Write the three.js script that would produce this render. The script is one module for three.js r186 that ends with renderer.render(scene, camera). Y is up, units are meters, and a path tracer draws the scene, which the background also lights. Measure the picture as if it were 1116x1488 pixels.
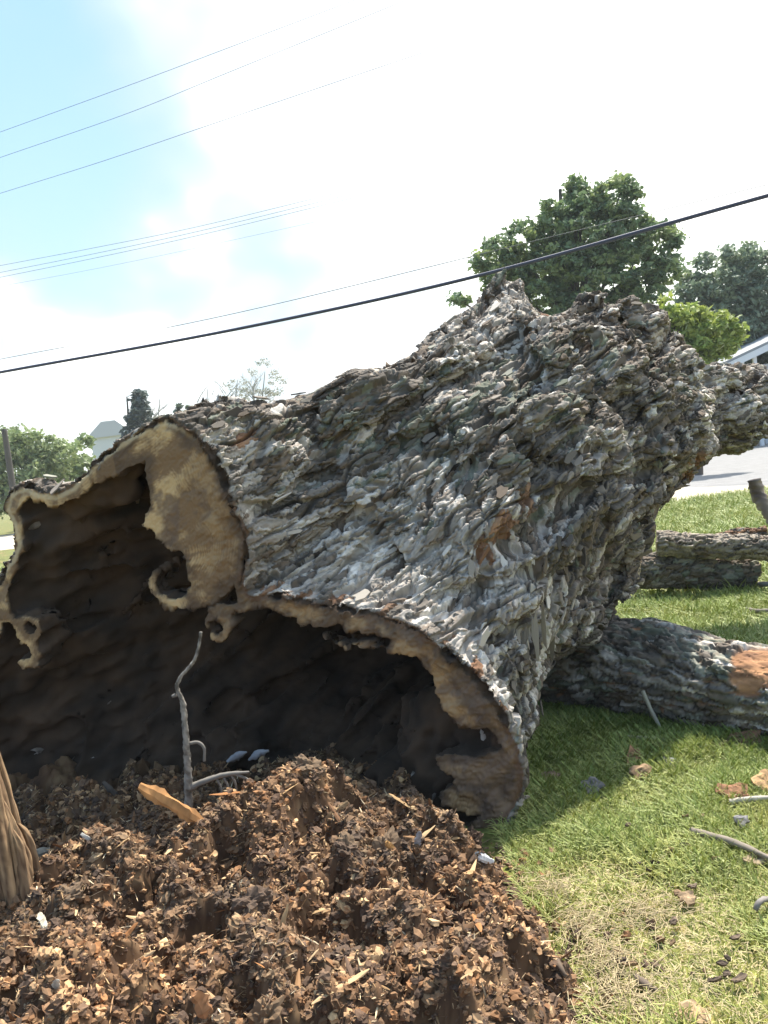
import * as THREE from 'three';
import { ImprovedNoise } from 'three/addons/math/ImprovedNoise.js';
import { mergeGeometries } from 'three/addons/utils/BufferGeometryUtils.js';

// ------------------------------------------------------------------ camera, sky, sun, exposure
const scene = new THREE.Scene();
const camera = new THREE.PerspectiveCamera(62.0, 768 / 1024, 0.05, 900);
camera.position.set(0, 1.5, 0);
camera.rotation.order = 'YXZ';
camera.rotation.set(-3.5 * Math.PI / 180, 0, -6.9 * Math.PI / 180);
camera.updateMatrixWorld(true);
scene.add(camera);
const renderer = new THREE.WebGLRenderer({ antialias: true });
renderer.setSize(768, 1024);
renderer.toneMapping = THREE.LinearToneMapping;
renderer.toneMappingExposure = 2.15;
renderer.shadowMap.enabled = true;

const DEG = Math.PI / 180;
const sunAz = 31 * DEG, sunEl = 64 * DEG;         // azimuth measured from straight ahead (-z) towards +x
const sunDir = new THREE.Vector3(Math.sin(sunAz) * Math.cos(sunEl), Math.sin(sunEl), -Math.cos(sunAz) * Math.cos(sunEl));
const sun = new THREE.DirectionalLight(new THREE.Color(1.0, 0.93, 0.80), 4.8);
sun.position.copy(sunDir).multiplyScalar(60).add(new THREE.Vector3(0, 0, -6));
sun.target.position.set(0, 0, -6);
sun.castShadow = true;
sun.shadow.mapSize.set(2048, 2048);
Object.assign(sun.shadow.camera, { left: -30, right: 30, top: 40, bottom: -30, near: 1, far: 150 });
sun.shadow.radius = 2;
scene.add(sun, sun.target);

// ------------------------------------------------------------------ helpers
function rngOf(seed) { let a = seed >>> 0; return () => { a = (a + 0x6D2B79F5) | 0; let t = Math.imul(a ^ (a >>> 15), 1 | a); t = (t + Math.imul(t ^ (t >>> 7), 61 | t)) ^ t; return ((t ^ (t >>> 14)) >>> 0) / 4294967296; }; }
const IN = new ImprovedNoise();
const ns = (x, y, z) => IN.noise(x, y, z);
const fbm = (x, y, z, o = 3) => { let s = 0, a = 1; for (let i = 0; i < o; i++) { s += a * ns(x, y, z); x *= 2.03; y *= 2.03; z *= 2.03; a *= 0.5; } return s; };
const clamp = (x, a = 0, b = 1) => Math.min(b, Math.max(a, x));
const sst = (a, b, x) => { const t = clamp((x - a) / (b - a)); return t * t * (3 - 2 * t); };
const lerp = (a, b, t) => a + (b - a) * t;
const V = (x, y, z) => new THREE.Vector3(x, y, z);

// sky: pale blue upper left, thin bright cloud veil towards the sun
{
  const W = 1024, H = 512, data = new Float32Array(W * H * 4);
  for (let j = 0; j < H; j++) for (let i = 0; i < W; i++) {
    const el = ((j + 0.5) / H - 0.5) * Math.PI, az = ((i + 0.5) / W - 0.5) * 2 * Math.PI;   // u=0.5 -> +x for three's mapping
    const d = V(Math.cos(el) * Math.cos(az), Math.sin(el), Math.cos(el) * Math.sin(az));
    const c = clamp(d.dot(sunDir), -1, 1), ang = Math.acos(c) / DEG;
    const up = Math.max(0, d.y);
    const elD = el / DEG;
    // clear-air blue, paler and milkier to the horizon
    const hz = Math.exp(-up * 2.6), away = sst(55, 125, ang), k1 = lerp(1, 0.55, away);
    let r = lerp(0.15, 0.48, hz) * k1, g = lerp(0.30, 0.62, hz) * k1, b = lerp(0.50, 0.66, hz) * lerp(1, 0.7, away);
    // cloud veil: wispy streaks, dense towards the sun and in the haze low down
    const cx = d.x / (up + 0.25), cz = d.z / (up + 0.25);
    const wv = fbm(cx * 1.6 + 3.1, cz * 1.1 + 0.4, 1.7, 5) + 0.5 * fbm(cx * 4.2 + 1, cz * 2.6, 7.1, 4);
    const bank = Math.acos(clamp(d.x * 0.756 + d.y * 0.252 - d.z * 0.605, -1, 1)) / DEG;      // a bright cloud sheet fills the sky to the right of the view
    const veil = clamp(Math.max(sst(76, 42, bank - wv * 14), 0.95 * sst(19, 3, elD - wv * 7) * sst(110, 60, ang)) + 0.5 * sst(0.0, 0.55, wv + 0.25 * fbm(cx * 9, cz * 5, 3, 3)) * sst(95, 42, ang));
    const glow = 0.98 + 1.5 * Math.exp(-ang / 19);
    const thin = glow * lerp(0.42, 1, veil * veil); r = lerp(r, thin, veil); g = lerp(g, thin, veil); b = lerp(b, thin * 0.99, veil);
    if (d.y < 0) { r = 0.2; g = 0.21; b = 0.17; }
    const k = (j * W + i) * 4; data[k] = r; data[k + 1] = g; data[k + 2] = b; data[k + 3] = 1;
  }
  const t = new THREE.DataTexture(data, W, H, THREE.RGBAFormat, THREE.FloatType);
  t.mapping = THREE.EquirectangularReflectionMapping; t.magFilter = THREE.LinearFilter; t.minFilter = THREE.LinearFilter; t.needsUpdate = true;
  scene.background = t; scene.environment = t;
}

// pixel of the 1116 x 1488 photograph -> direction; distance then comes from ground, plane or an estimated depth
const FPX = 744 / Math.tan(31 * DEG);
function ray(px, py) { return V((px - 558) / FPX, -(py - 744) / FPX, -1).applyQuaternion(camera.quaternion); }
function at(px, py, depth) { const d = ray(px, py); return camera.position.clone().addScaledVector(d, depth / -d.z); }
function gnd(px, py, h = 0) { const d = ray(px, py); return camera.position.clone().addScaledVector(d, (h - 1.5) / d.y); }

const taken = {};
function numbered(n) { if (!(n in taken)) { taken[n] = 0; return n; } taken[n]++; return n + '_' + String(taken[n]).padStart(3, '0'); }
function thing(name, label, category, pos = [0, 0, 0], group) {
  const o = new THREE.Group(); o.name = numbered(name); o.position.set(...pos); o.userData = { label, category };
  if (group) o.userData.group = group; scene.add(o); return o;
}
function mesh(name, g, m, parent) { const o = new THREE.Mesh(g, m); o.name = parent ? name : numbered(name); o.castShadow = o.receiveShadow = true; (parent || scene).add(o); return o; }
function single(name, g, m, label, category, group) { const o = mesh(name, g, m); o.userData = { label, category }; if (group) o.userData.group = group; return o; }
function structure(name, g, m, label) { const o = mesh(name, g, m); o.userData = { kind: 'structure', label, category: name.split('_').pop() }; return o; }
const std = (c, rough = 0.9, extra = {}) => new THREE.MeshStandardMaterial({ color: new THREE.Color().setRGB(...c), roughness: rough, ...extra });
const vcol = (rough = 0.92, extra = {}) => new THREE.MeshStandardMaterial({ vertexColors: true, roughness: rough, ...extra });

function geoFrom(pos, idx, col, nor) {
  const g = new THREE.BufferGeometry();
  g.setAttribute('position', new THREE.BufferAttribute(pos instanceof Float32Array ? pos : new Float32Array(pos), 3));
  if (col) g.setAttribute('color', new THREE.BufferAttribute(col instanceof Float32Array ? col : new Float32Array(col), 3));
  g.setIndex(new THREE.BufferAttribute(idx instanceof Uint32Array ? idx : new Uint32Array(idx), 1));
  if (nor) g.setAttribute('normal', new THREE.BufferAttribute(nor, 3)); else g.computeVertexNormals();
  return g;
}
// tapered bent rod through points, rough radius
function rod(pts, radii, { seg = 8, n = 24, rough = 0.12, seed = 1, color = null, bark = 0, tf = n * 0.45 } = {}) {
  const curve = new THREE.CatmullRomCurve3(pts.map(p => p.clone ? p : V(...p)));
  const fr = curve.computeFrenetFrames(n, false), pos = [], idx = [], col = [];
  for (let i = 0; i <= n; i++) {
    const t = i / n, c = curve.getPointAt(t), k = t * (radii.length - 1), k0 = Math.min(radii.length - 2, Math.floor(k));
    const R = lerp(radii[k0], radii[k0 + 1], k - k0);
    for (let j = 0; j < seg; j++) {
      const a = j / seg * 2 * Math.PI, ca = Math.cos(a), sa = Math.sin(a);
      const q = c.clone().addScaledVector(fr.normals[i], ca).addScaledVector(fr.binormals[i], sa);
      const r = R * (1 + rough * ns(ca * 2.2 + seed * 3.7, sa * 2.2, t * tf + seed) + bark * ns(ca * 6 + seed, sa * 6, t * tf * 0.67));
      const p = c.clone().addScaledVector(fr.normals[i], ca * r).addScaledVector(fr.binormals[i], sa * r);
      pos.push(p.x, p.y, p.z);
      if (color) { const cc = color(p, t, a); col.push(cc[0], cc[1], cc[2]); }
      if (i < n) { const A = i * seg + j, B = i * seg + (j + 1) % seg; idx.push(A, B, A + seg, B, B + seg, A + seg); }
    }
  }
  for (const [e, i] of [[0, 0], [1, n]]) {
    const c = curve.getPointAt(e), b = pos.length / 3; pos.push(c.x, c.y, c.z);
    if (color) { const cc = color(c, e, 0); col.push(...cc); }
    for (let j = 0; j < seg; j++) { const A = i * seg + j, B = i * seg + (j + 1) % seg; e ? idx.push(A, B, b) : idx.push(B, A, b); }
  }
  return geoFrom(pos, idx, color ? col : null);
}

// ------------------------------------------------------------------ signed distance -> mesh (sparse surface nets)
function surfaceNets(f, lo, hi, cell) {
  const nx = Math.ceil((hi[0] - lo[0]) / cell) + 1, ny = Math.ceil((hi[1] - lo[1]) / cell) + 1, nz = Math.ceil((hi[2] - lo[2]) / cell) + 1;
  const F = new Float32Array(nx * ny * nz), B = 8, half = B * cell * 0.5, reach = half * 1.732 * 1.5 + cell * 2;
  for (let bz = 0; bz < nz; bz += B) for (let by = 0; by < ny; by += B) for (let bx = 0; bx < nx; bx += B) {
    const c = f(lo[0] + (bx + B / 2) * cell, lo[1] + (by + B / 2) * cell, lo[2] + (bz + B / 2) * cell);
    const skip = Math.abs(c) > reach;
    for (let z = bz; z < Math.min(nz, bz + B); z++) for (let y = by; y < Math.min(ny, by + B); y++) for (let x = bx; x < Math.min(nx, bx + B); x++)
      F[(z * ny + y) * nx + x] = skip ? c : f(lo[0] + x * cell, lo[1] + y * cell, lo[2] + z * cell);
  }
  const vid = new Int32Array(nx * ny * nz).fill(-1), pos = [], idx = [];
  const sx = 1, sy = nx, sz = nx * ny;
  const off = [0, sx, sy, sx + sy, sz, sx + sz, sy + sz, sx + sy + sz];
  const edges = [[0, 1], [2, 3], [4, 5], [6, 7], [0, 2], [1, 3], [4, 6], [5, 7], [0, 4], [1, 5], [2, 6], [3, 7]];
  for (let z = 0; z < nz - 1; z++) for (let y = 0; y < ny - 1; y++) for (let x = 0; x < nx - 1; x++) {
    const o = z * sz + y * sy + x; let m = 0;
    for (let k = 0; k < 8; k++) if (F[o + off[k]] < 0) m |= 1 << k;
    if (m === 0 || m === 255) continue;
    let X = 0, Y = 0, Z = 0, n = 0;
    for (const [a, b] of edges) {
      const va = F[o + off[a]], vb = F[o + off[b]]; if ((va < 0) === (vb < 0)) continue;
      const t = va / (va - vb);
      X += (a & 1) + t * ((b & 1) - (a & 1)); Y += ((a >> 1) & 1) + t * (((b >> 1) & 1) - ((a >> 1) & 1)); Z += (a >> 2) + t * ((b >> 2) - (a >> 2)); n++;
    }
    vid[o] = pos.length / 3; pos.push(lo[0] + (x + X / n) * cell, lo[1] + (y + Y / n) * cell, lo[2] + (z + Z / n) * cell);
  }
  const quad = (a, b, c, d, flip) => { if (a < 0 || b < 0 || c < 0 || d < 0) return; flip ? idx.push(a, c, b, a, d, c) : idx.push(a, b, c, a, c, d); };
  for (let z = 1; z < nz - 1; z++) for (let y = 1; y < ny - 1; y++) for (let x = 1; x < nx - 1; x++) {
    const o = z * sz + y * sy + x, s = F[o] < 0;
    if (s !== (F[o + sx] < 0)) quad(vid[o - sy - sz], vid[o - sz], vid[o], vid[o - sy], !s);
    if (s !== (F[o + sy] < 0)) quad(vid[o - sx - sz], vid[o - sx], vid[o], vid[o - sz], !s);
    if (s !== (F[o + sz] < 0)) quad(vid[o - sx - sy], vid[o - sy], vid[o], vid[o - sx], !s);
  }
  return { pos, idx };
}
// vertex normals of a plain mesh
function normalsOf(pos, idx) {
  const n = new Float32Array(pos.length);
  for (let i = 0; i < idx.length; i += 3) {
    const a = idx[i] * 3, b = idx[i + 1] * 3, c = idx[i + 2] * 3;
    const ux = pos[b] - pos[a], uy = pos[b + 1] - pos[a + 1], uz = pos[b + 2] - pos[a + 2], vx = pos[c] - pos[a], vy = pos[c + 1] - pos[a + 1], vz = pos[c + 2] - pos[a + 2];
    const X = uy * vz - uz * vy, Y = uz * vx - ux * vz, Z = ux * vy - uy * vx;
    for (const k of [a, b, c]) { n[k] += X; n[k + 1] += Y; n[k + 2] += Z; }
  }
  for (let i = 0; i < n.length; i += 3) { const l = Math.hypot(n[i], n[i + 1], n[i + 2]) || 1; n[i] /= l; n[i + 1] /= l; n[i + 2] /= l; }
  return n;
}
// split marked edges at their midpoints; extra = arrays of per-vertex values to interpolate {a: array, k: stride}
function subdivide(M, mark, extra) {
  const { pos, idx } = M, N = pos.length / 3, mid = new Map(), out = [];
  const ms = new Uint8Array(N); for (let i = 0; i < N; i++) ms[i] = mark(i) ? 1 : 0;
  const m = (a, b) => {
    if (!(ms[a] && ms[b])) return -1;
    const lo = Math.min(a, b), hi = Math.max(a, b), key = lo * 4194304 + hi; let v = mid.get(key);
    if (v === undefined) {
      v = pos.length / 3; mid.set(key, v);
      for (let k = 0; k < 3; k++) pos.push((pos[a * 3 + k] + pos[b * 3 + k]) / 2);
      for (const e of extra) for (let k = 0; k < e.k; k++) e.a.push((e.a[a * e.k + k] + e.a[b * e.k + k]) / 2);
    }
    return v;
  };
  for (let i = 0; i < idx.length; i += 3) {
    const a = idx[i], b = idx[i + 1], c = idx[i + 2], ab = m(a, b), bc = m(b, c), ca = m(c, a), n = (ab >= 0) + (bc >= 0) + (ca >= 0);
    if (n === 0) out.push(a, b, c);
    else if (n === 3) out.push(a, ab, ca, b, bc, ab, c, ca, bc, ab, bc, ca);
    else if (n === 1) { if (ab >= 0) out.push(a, ab, c, ab, b, c); else if (bc >= 0) out.push(b, bc, a, bc, c, a); else out.push(c, ca, b, ca, a, b); }
    else { if (ab < 0) out.push(c, ca, bc, ca, a, b, ca, b, bc); else if (bc < 0) out.push(a, ab, ca, ab, b, c, ab, c, ca); else out.push(b, bc, ab, bc, c, a, bc, a, ab); }
  }
  M.idx = out;
}

// ------------------------------------------------------------------ bark: cracked plates laid along the grain
const palePlate = [[0.46, 0.42, 0.385], [0.36, 0.325, 0.295], [0.55, 0.515, 0.48], [0.28, 0.25, 0.222], [0.42, 0.375, 0.325]];
const darkPlate = [[0.125, 0.107, 0.091], [0.085, 0.072, 0.062], [0.17, 0.146, 0.126], [0.125, 0.096, 0.074], [0.23, 0.20, 0.175]];
const mossPlate = [[0.18, 0.185, 0.15], [0.13, 0.14, 0.11], [0.23, 0.23, 0.195], [0.11, 0.10, 0.085]];
const rustPlate = [[0.20, 0.105, 0.06], [0.27, 0.15, 0.085], [0.15, 0.085, 0.052]];
function makeBark(pos, nor, ok, grain, kindAt, { spacing = 0.05, stretch = 2.1, seed = 1, tries = 60000 }) {
  const rnd = rngOf(seed), N = pos.length / 3, H = spacing * stretch * 1.15, hash = new Map(), S = [];
  const key = (i, j, k) => ((i + 512) * 1024 + (j + 512)) * 1024 + (k + 512);
  const metric = (s, x, y, z) => { const L = x * s.d[0] + y * s.d[1] + z * s.d[2], q = x * x + y * y + z * z - L * L; const l = Math.abs(L) / s.st, t = Math.sqrt(Math.max(0, q)); return Math.cbrt(l * l * l + t * t * t) / s.w; };
  for (let t = 0; t < tries; t++) {
    const v = Math.floor(rnd() * N); if (!ok(v)) continue;
    const x = pos[v * 3], y = pos[v * 3 + 1], z = pos[v * 3 + 2], g = grain(x, y, z), n = [nor[v * 3], nor[v * 3 + 1], nor[v * 3 + 2]];
    let dn = g[0] * n[0] + g[1] * n[1] + g[2] * n[2], d = [g[0] - dn * n[0], g[1] - dn * n[1], g[2] - dn * n[2]], l = Math.hypot(...d) || 1; d = d.map(c => c / l);
    // grain wanders a little
    const b = [n[1] * d[2] - n[2] * d[1], n[2] * d[0] - n[0] * d[2], n[0] * d[1] - n[1] * d[0]], w = 0.55 * ns(x * 3.3 + 9, y * 3.3, z * 3.3) + (rnd() - 0.5) * 0.3;
    d = d.map((c, i) => c * Math.cos(w) + b[i] * Math.sin(w));
    const s = { p: [x, y, z], d, n, w: 0.55 + 0.9 * rnd(), st: stretch * (0.55 + 0.9 * rnd()) };
    const ci = Math.floor(x / H), cj = Math.floor(y / H), ck = Math.floor(z / H); let bad = false;
    for (let i = -1; i <= 1 && !bad; i++) for (let j = -1; j <= 1 && !bad; j++) for (let k = -1; k <= 1 && !bad; k++) for (const q of hash.get(key(ci + i, cj + j, ck + k)) || []) if (metric(s, q.p[0] - x, q.p[1] - y, q.p[2] - z) < spacing * 0.9) { bad = true; break; }
    if (bad) continue;
    s.b = [n[1] * d[2] - n[2] * d[1], n[2] * d[0] - n[0] * d[2], n[0] * d[1] - n[1] * d[0]];
    s.h = (rnd() - 0.35) * 0.024; s.tl = (rnd() - 0.5) * 0.34; s.tb = (rnd() - 0.5) * 0.34; s.seed = rnd() * 50;
    const pal = kindAt(x, y, z, rnd); s.pal = pal; const c = pal[Math.floor(rnd() * pal.length)], br = 0.85 + 0.3 * rnd(); s.c = c.map(q => q * br);
    const kk = key(ci, cj, ck); if (!hash.has(kk)) hash.set(kk, []); hash.get(kk).push(s); S.push(s);
  }
  const out = { h: 0, c: [0, 0, 0], s: null };
  function evalAt(x, y, z) {
    const wp = (a, b) => 0.018 * ns(x * 11 + a, y * 11 + b, z * 11) + 0.011 * ns(x * 29 + b, y * 29 + a, z * 29) + 0.007 * ns(x * 66 + a, y * 66, z * 66 + b), wx = x + wp(0, 0), wy = y + wp(31.3, 7.7), wz = z + wp(3.9, 57.1);
    const ci = Math.floor(wx / H), cj = Math.floor(wy / H), ck = Math.floor(wz / H);
    let f1 = 9, f2 = 9, s1 = null, s2 = null;
    for (let i = -1; i <= 1; i++) for (let j = -1; j <= 1; j++) for (let k = -1; k <= 1; k++) { const L = hash.get(key(ci + i, cj + j, ck + k)); if (L) for (const s of L) { const m = metric(s, wx - s.p[0], wy - s.p[1], wz - s.p[2]); if (m < f1) { f2 = f1; s2 = s1; f1 = m; s1 = s; } else if (m < f2) { f2 = m; s2 = s; } } }
    if (!s1 || !s2) { out.h = 0; out.c = [0.2, 0.18, 0.16]; return out; }
    const dx = x - s1.p[0], dy = y - s1.p[1], dz = z - s1.p[2];
    const L = dx * s1.d[0] + dy * s1.d[1] + dz * s1.d[2], T = dx * s1.b[0] + dy * s1.b[1] + dz * s1.b[2];
    const e = (f2 - f1) * 0.9, pair = Math.abs(Math.sin((s1.seed + s2.seed) * 12.9898) * 43758.5453) % 1;
    const crk = pair < 0.62 ? 1 : 0.25, gw = 0.004 + 0.014 * pair * crk, gr = 1 - crk * (1 - sst(0, gw, e)) , rim = sst(0, 0.005, e);
    const fine = ns(L * 15 + s1.seed, T * 75, s1.seed), fine2 = ns(L * 60, T * 150 + s1.seed, s1.seed + 7);
    // layers flaked off inside a plate: hard-edged terraces with ragged outlines
    const st = ns(L * 17 + s1.seed * 2, T * 34, s1.seed + 3) + 0.45 * ns(x * 62, y * 62, z * 62), lay = st > 0.30 ? 1 : st > 0.05 ? 0.45 : st > -0.22 ? 0 : -0.8;
    const big = ns(x * 5.5 + 3, y * 5.5, z * 5.5), amp = 0.65 + 0.5 * big;
    const body = s1.h * 0.8 + s1.tl * L * 0.4 + s1.tb * T * 0.9 + lay * 0.0055;
    out.h = (0.003 + body * amp) * (0.45 + 0.55 * rim) * gr + (1 - gr) * (-0.020 - 0.010 * pair) + 0.0035 * fine * gr + 0.0018 * fine2;
    const m = (1 + 0.32 * fine + 0.26 * fine2) * (0.9 + 0.3 * ns(x * 9, y * 9, z * 9 + 5));
    const tint = sst(0.15, 0.4, ns(L * 22 + s1.seed, T * 40, s1.seed * 3)) * 0.5;      // patches weathered brown
    out.c = [lerp(s1.c[0] * m, 0.20, tint), lerp(s1.c[1] * m, 0.145, tint), lerp(s1.c[2] * m, 0.105, tint)];
    out.s = s1; return out;
  }
  return { S, evalAt };
}

// ------------------------------------------------------------------ the hollow log: shape
const P0 = gnd(742, 1205);                         // the cut plane's right foot on the ground
const PSI = 17 * DEG, eu = V(Math.cos(PSI), 0, Math.sin(PSI)), nIn = V(Math.sin(PSI), 0, -Math.cos(PSI));   // nIn points into the log
function onCut(px, py) { const d = ray(px, py), t = P0.clone().sub(camera.position).dot(nIn) / d.dot(nIn); const p = camera.position.clone().addScaledVector(d, t); return [p.clone().sub(P0).dot(eu), p.y]; }
const cutXYZ = (px, py) => { const [u, v] = onCut(px, py); return V(P0.x + eu.x * u, v, P0.z + eu.z * u); };
const C0 = cutXYZ(375, 930), C1 = at(815, 640, 5.0);
const ax = C1.clone().sub(C0).normalize(), axn = ax.dot(nIn);

const outerPoly = [[-90, 1250], [-85, 1100], [-50, 950], [-20, 870], [-4, 828], [14, 806], [20, 790], [14, 765], [3, 742], [7, 716], [22, 703], [40, 702], [58, 711], [80, 713], [103, 701], [118, 684], [138, 662], [163, 644], [193, 624], [224, 606], [240, 602], [264, 612], [288, 628], [308, 651], [325, 686], [339, 718], [352, 748], [361, 775], [364, 802], [362, 828], [357, 850], [362, 862], [380, 862], [400, 858], [450, 868], [520, 885], [570, 893], [610, 908], [650, 940], [690, 976], [720, 1008], [738, 1036], [746, 1065], [757, 1095], [761, 1130], [757, 1160], [744, 1190], [738, 1225], [700, 1260], [500, 1290], [200, 1300], [-90, 1290]].map(p => onCut(...p));
const tanPoly = [[100, 708], [120, 692], [142, 670], [168, 652], [200, 632], [232, 612], [262, 622], [285, 638], [303, 662], [320, 695], [334, 728], [347, 762], [354, 800], [350, 838], [328, 864], [297, 883], [262, 888], [236, 881], [219, 866], [212, 846], [218, 832], [232, 824], [238, 832], [226, 846], [231, 861], [246, 870], [263, 867], [274, 850], [270, 826], [263, 810], [250, 803], [240, 806], [232, 792], [220, 779], [205, 768], [203, 746], [215, 735], [218, 716], [208, 692], [211, 672], [190, 678], [165, 692], [135, 706], [112, 726]].map(p => onCut(...p));
const blockPoly = [[628, 1098], [650, 1090], [700, 1104], [735, 1088], [752, 1104], [754, 1132], [738, 1152], [705, 1156], [665, 1146], [648, 1128], [632, 1124]].map(p => onCut(...p));
const strokes = [
  [11, [[205, 640], [175, 662], [150, 682], [128, 695], [110, 711], [85, 725], [60, 724], [38, 716], [22, 724], [17, 745], [26, 775], [29, 795], [14, 832], [2, 866], [6, 893], [24, 914], [43, 937], [53, 954], [46, 966], [30, 965]]],
  [5.5, [[26, 906], [40, 899], [54, 908], [55, 921], [46, 929], [36, 924]]],
  [7, [[372, 872], [348, 888], [324, 884], [305, 890], [296, 906], [302, 923], [317, 929], [331, 920], [333, 906], [324, 900]]],
  [13, [[350, 866], [385, 876], [420, 884], [460, 896], [520, 904], [565, 915], [605, 930], [645, 966], [680, 1005], [712, 1040], [735, 1080]]],
  [9, [[440, 902], [490, 905], [540, 918]]],
  [5, [[470, 930], [500, 940], [540, 938], [575, 950]]],
  [19, [[585, 935], [622, 948], [636, 985], [645, 1018], [668, 1040], [690, 1045]]],
  [10, [[690, 1048], [702, 1036], [696, 1022]]],
  [20, [[748, 1100], [744, 1160], [722, 1190], [700, 1215]]],
  [22, [[660, 1165], [690, 1168], [712, 1160]]],
  [40, [[700, 1240], [500, 1270], [200, 1280], [-60, 1270]]],
  [26, [[-60, 1270], [-62, 1100], [-36, 980], [-10, 880]]],
].map(([w, pts]) => [w * 0.0029, pts.map(p => onCut(...p))]);
function polySD(P, x, y) {
  let d = 1e9, s = 1;
  for (let i = 0, j = P.length - 1; i < P.length; j = i++) {
    const ex = P[j][0] - P[i][0], ey = P[j][1] - P[i][1], wx = x - P[i][0], wy = y - P[i][1], t = clamp((wx * ex + wy * ey) / (ex * ex + ey * ey));
    const bx = wx - ex * t, by = wy - ey * t; d = Math.min(d, bx * bx + by * by);
    const c1 = y >= P[i][1], c2 = y < P[j][1], c3 = ex * wy > ey * wx; if ((c1 && c2 && c3) || (!c1 && !c2 && !c3)) s = -s;
  }
  return s * Math.sqrt(d);
}
function strokeSD(x, y) {
  let d = 1e9;
  for (const [w, P] of strokes) for (let i = 1; i < P.length; i++) {
    const ex = P[i][0] - P[i - 1][0], ey = P[i][1] - P[i - 1][1], wx = x - P[i - 1][0], wy = y - P[i - 1][1], t = clamp((wx * ex + wy * ey) / (ex * ex + ey * ey));
    d = Math.min(d, Math.hypot(wx - ex * t, wy - ey * t) - w);
  }
  return d;
}
// tables in the cut plane
const U0 = -3.4, V0 = -1.0, TC = 0.01, TW = 480, TH = 420;
const tOut = new Float32Array(TW * TH), tWood = new Float32Array(TW * TH);
for (let j = 0; j < TH; j++) for (let i = 0; i < TW; i++) {
  const u = U0 + i * TC, v = V0 + j * TC, o = polySD(outerPoly, u, v);
  tOut[j * TW + i] = o;
  tWood[j * TW + i] = Math.min(polySD(tanPoly, u, v), polySD(blockPoly, u, v), strokeSD(u, v)) + 0.010 * ns(u * 14, v * 14, 3) + 0.009 * ns(u * 37, v * 37, 5) + 0.005 * ns(u * 80, v * 80, 5);
}
function tab(T, u, v) {
  const x = clamp((u - U0) / TC, 0, TW - 1.001), y = clamp((v - V0) / TC, 0, TH - 1.001), i = x | 0, j = y | 0, fx = x - i, fy = y - j, o = j * TW + i;
  return lerp(lerp(T[o], T[o + 1], fx), lerp(T[o + TW], T[o + TW + 1], fx), fy);
}
// bones beyond the cut: pixel, depth and radius at both ends; part 0 = bole, 1.. = limbs
const bones = [
  [[375, 930, 3.75, 0.84], [590, 795, 4.2, 0.81], 0],
  [[590, 795, 4.2, 0.80], [775, 655, 4.75, 0.72], 0],
  [[370, 735, 4.0, 0.40], [545, 685, 4.2, 0.46], 0],
  [[775, 662, 4.75, 0.70], [872, 610, 5.0, 0.56], 2],
  [[872, 610, 5.0, 0.55], [972, 662, 5.1, 0.20], 2],
  [[912, 530, 5.1, 0.27], [872, 590, 5.0, 0.48], 2],
  [[728, 530, 4.78, 0.42], [736, 408, 4.9, 0.05], 1],
  [[940, 610, 5.7, 0.36], [1088, 585, 6.2, 0.26], 3],
  [[660, 900, 3.95, 0.42], [722, 1130, 3.6, 0.10], 0],
  [[720, 850, 4.2, 0.44], [845, 850, 4.6, 0.26], 0],
].map(([a, b, part]) => { const A = at(a[0], a[1], a[2]), B = at(b[0], b[1], b[2]); return { A, B, ra: a[3], rb: b[3], d: B.clone().sub(A), part }; });
for (const b of bones) b.l2 = b.d.lengthSq();
const burls = [[575, 600, 3.95, 0.13], [745, 560, 4.35, 0.12], [865, 452, 4.9, 0.1], [620, 640, 3.75, 0.12], [690, 880, 3.6, 0.08], [500, 600, 3.85, 0.1], [650, 560, 4.2, 0.13], [840, 560, 4.45, 0.13], [900, 640, 4.5, 0.12], [800, 660, 4.15, 0.12], [930, 500, 4.8, 0.12], [720, 700, 3.95, 0.1], [860, 790, 4.35, 0.1]].map(([x, y, z, r]) => ({ p: at(x, y, z), r }));
let notches = [];                                   // hollows in the bark, set once the surface is known
const crotch = at(850, 600, 4.6);
function segD(x, y, z, A, B) { const dx = B.x - A.x, dy = B.y - A.y, dz = B.z - A.z, wx = x - A.x, wy = y - A.y, wz = z - A.z, t = clamp((wx * dx + wy * dy + wz * dz) / (dx * dx + dy * dy + dz * dz)); return Math.hypot(wx - dx * t, wy - dy * t, wz - dz * t); }
const smin = (a, b, k) => { const h = clamp(0.5 + 0.5 * (b - a) / k); return lerp(b, a, h) - k * h * (1 - h); };
function boneD(b, x, y, z) { const wx = x - b.A.x, wy = y - b.A.y, wz = z - b.A.z, t = clamp((wx * b.d.x + wy * b.d.y + wz * b.d.z) / b.l2); return Math.hypot(wx - b.d.x * t, wy - b.d.y * t, wz - b.d.z * t) - lerp(b.ra, b.rb, t); }
function fBones(x, y, z) {
  let d = 9; for (const b of bones) d = smin(d, boneD(b, x, y, z), 0.11);
  for (const b of burls) d = smin(d, Math.hypot(x - b.p.x, y - b.p.y, z - b.p.z) - b.r, 0.12);
  return d;
}
const sOf = (x, y, z) => ((x - P0.x) * nIn.x + (z - P0.z) * nIn.z) / axn;
const uvOf = (x, y, z, s) => [(x - ax.x * s - P0.x) * eu.x + (z - ax.z * s - P0.z) * eu.z, y - ax.y * s];
const wallAt = s => 0.014 + 0.12 * sst(0, 0.16, s) + 0.18 * sst(0.25, 1.6, s);
const T3 = [0, 0, 0];
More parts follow.
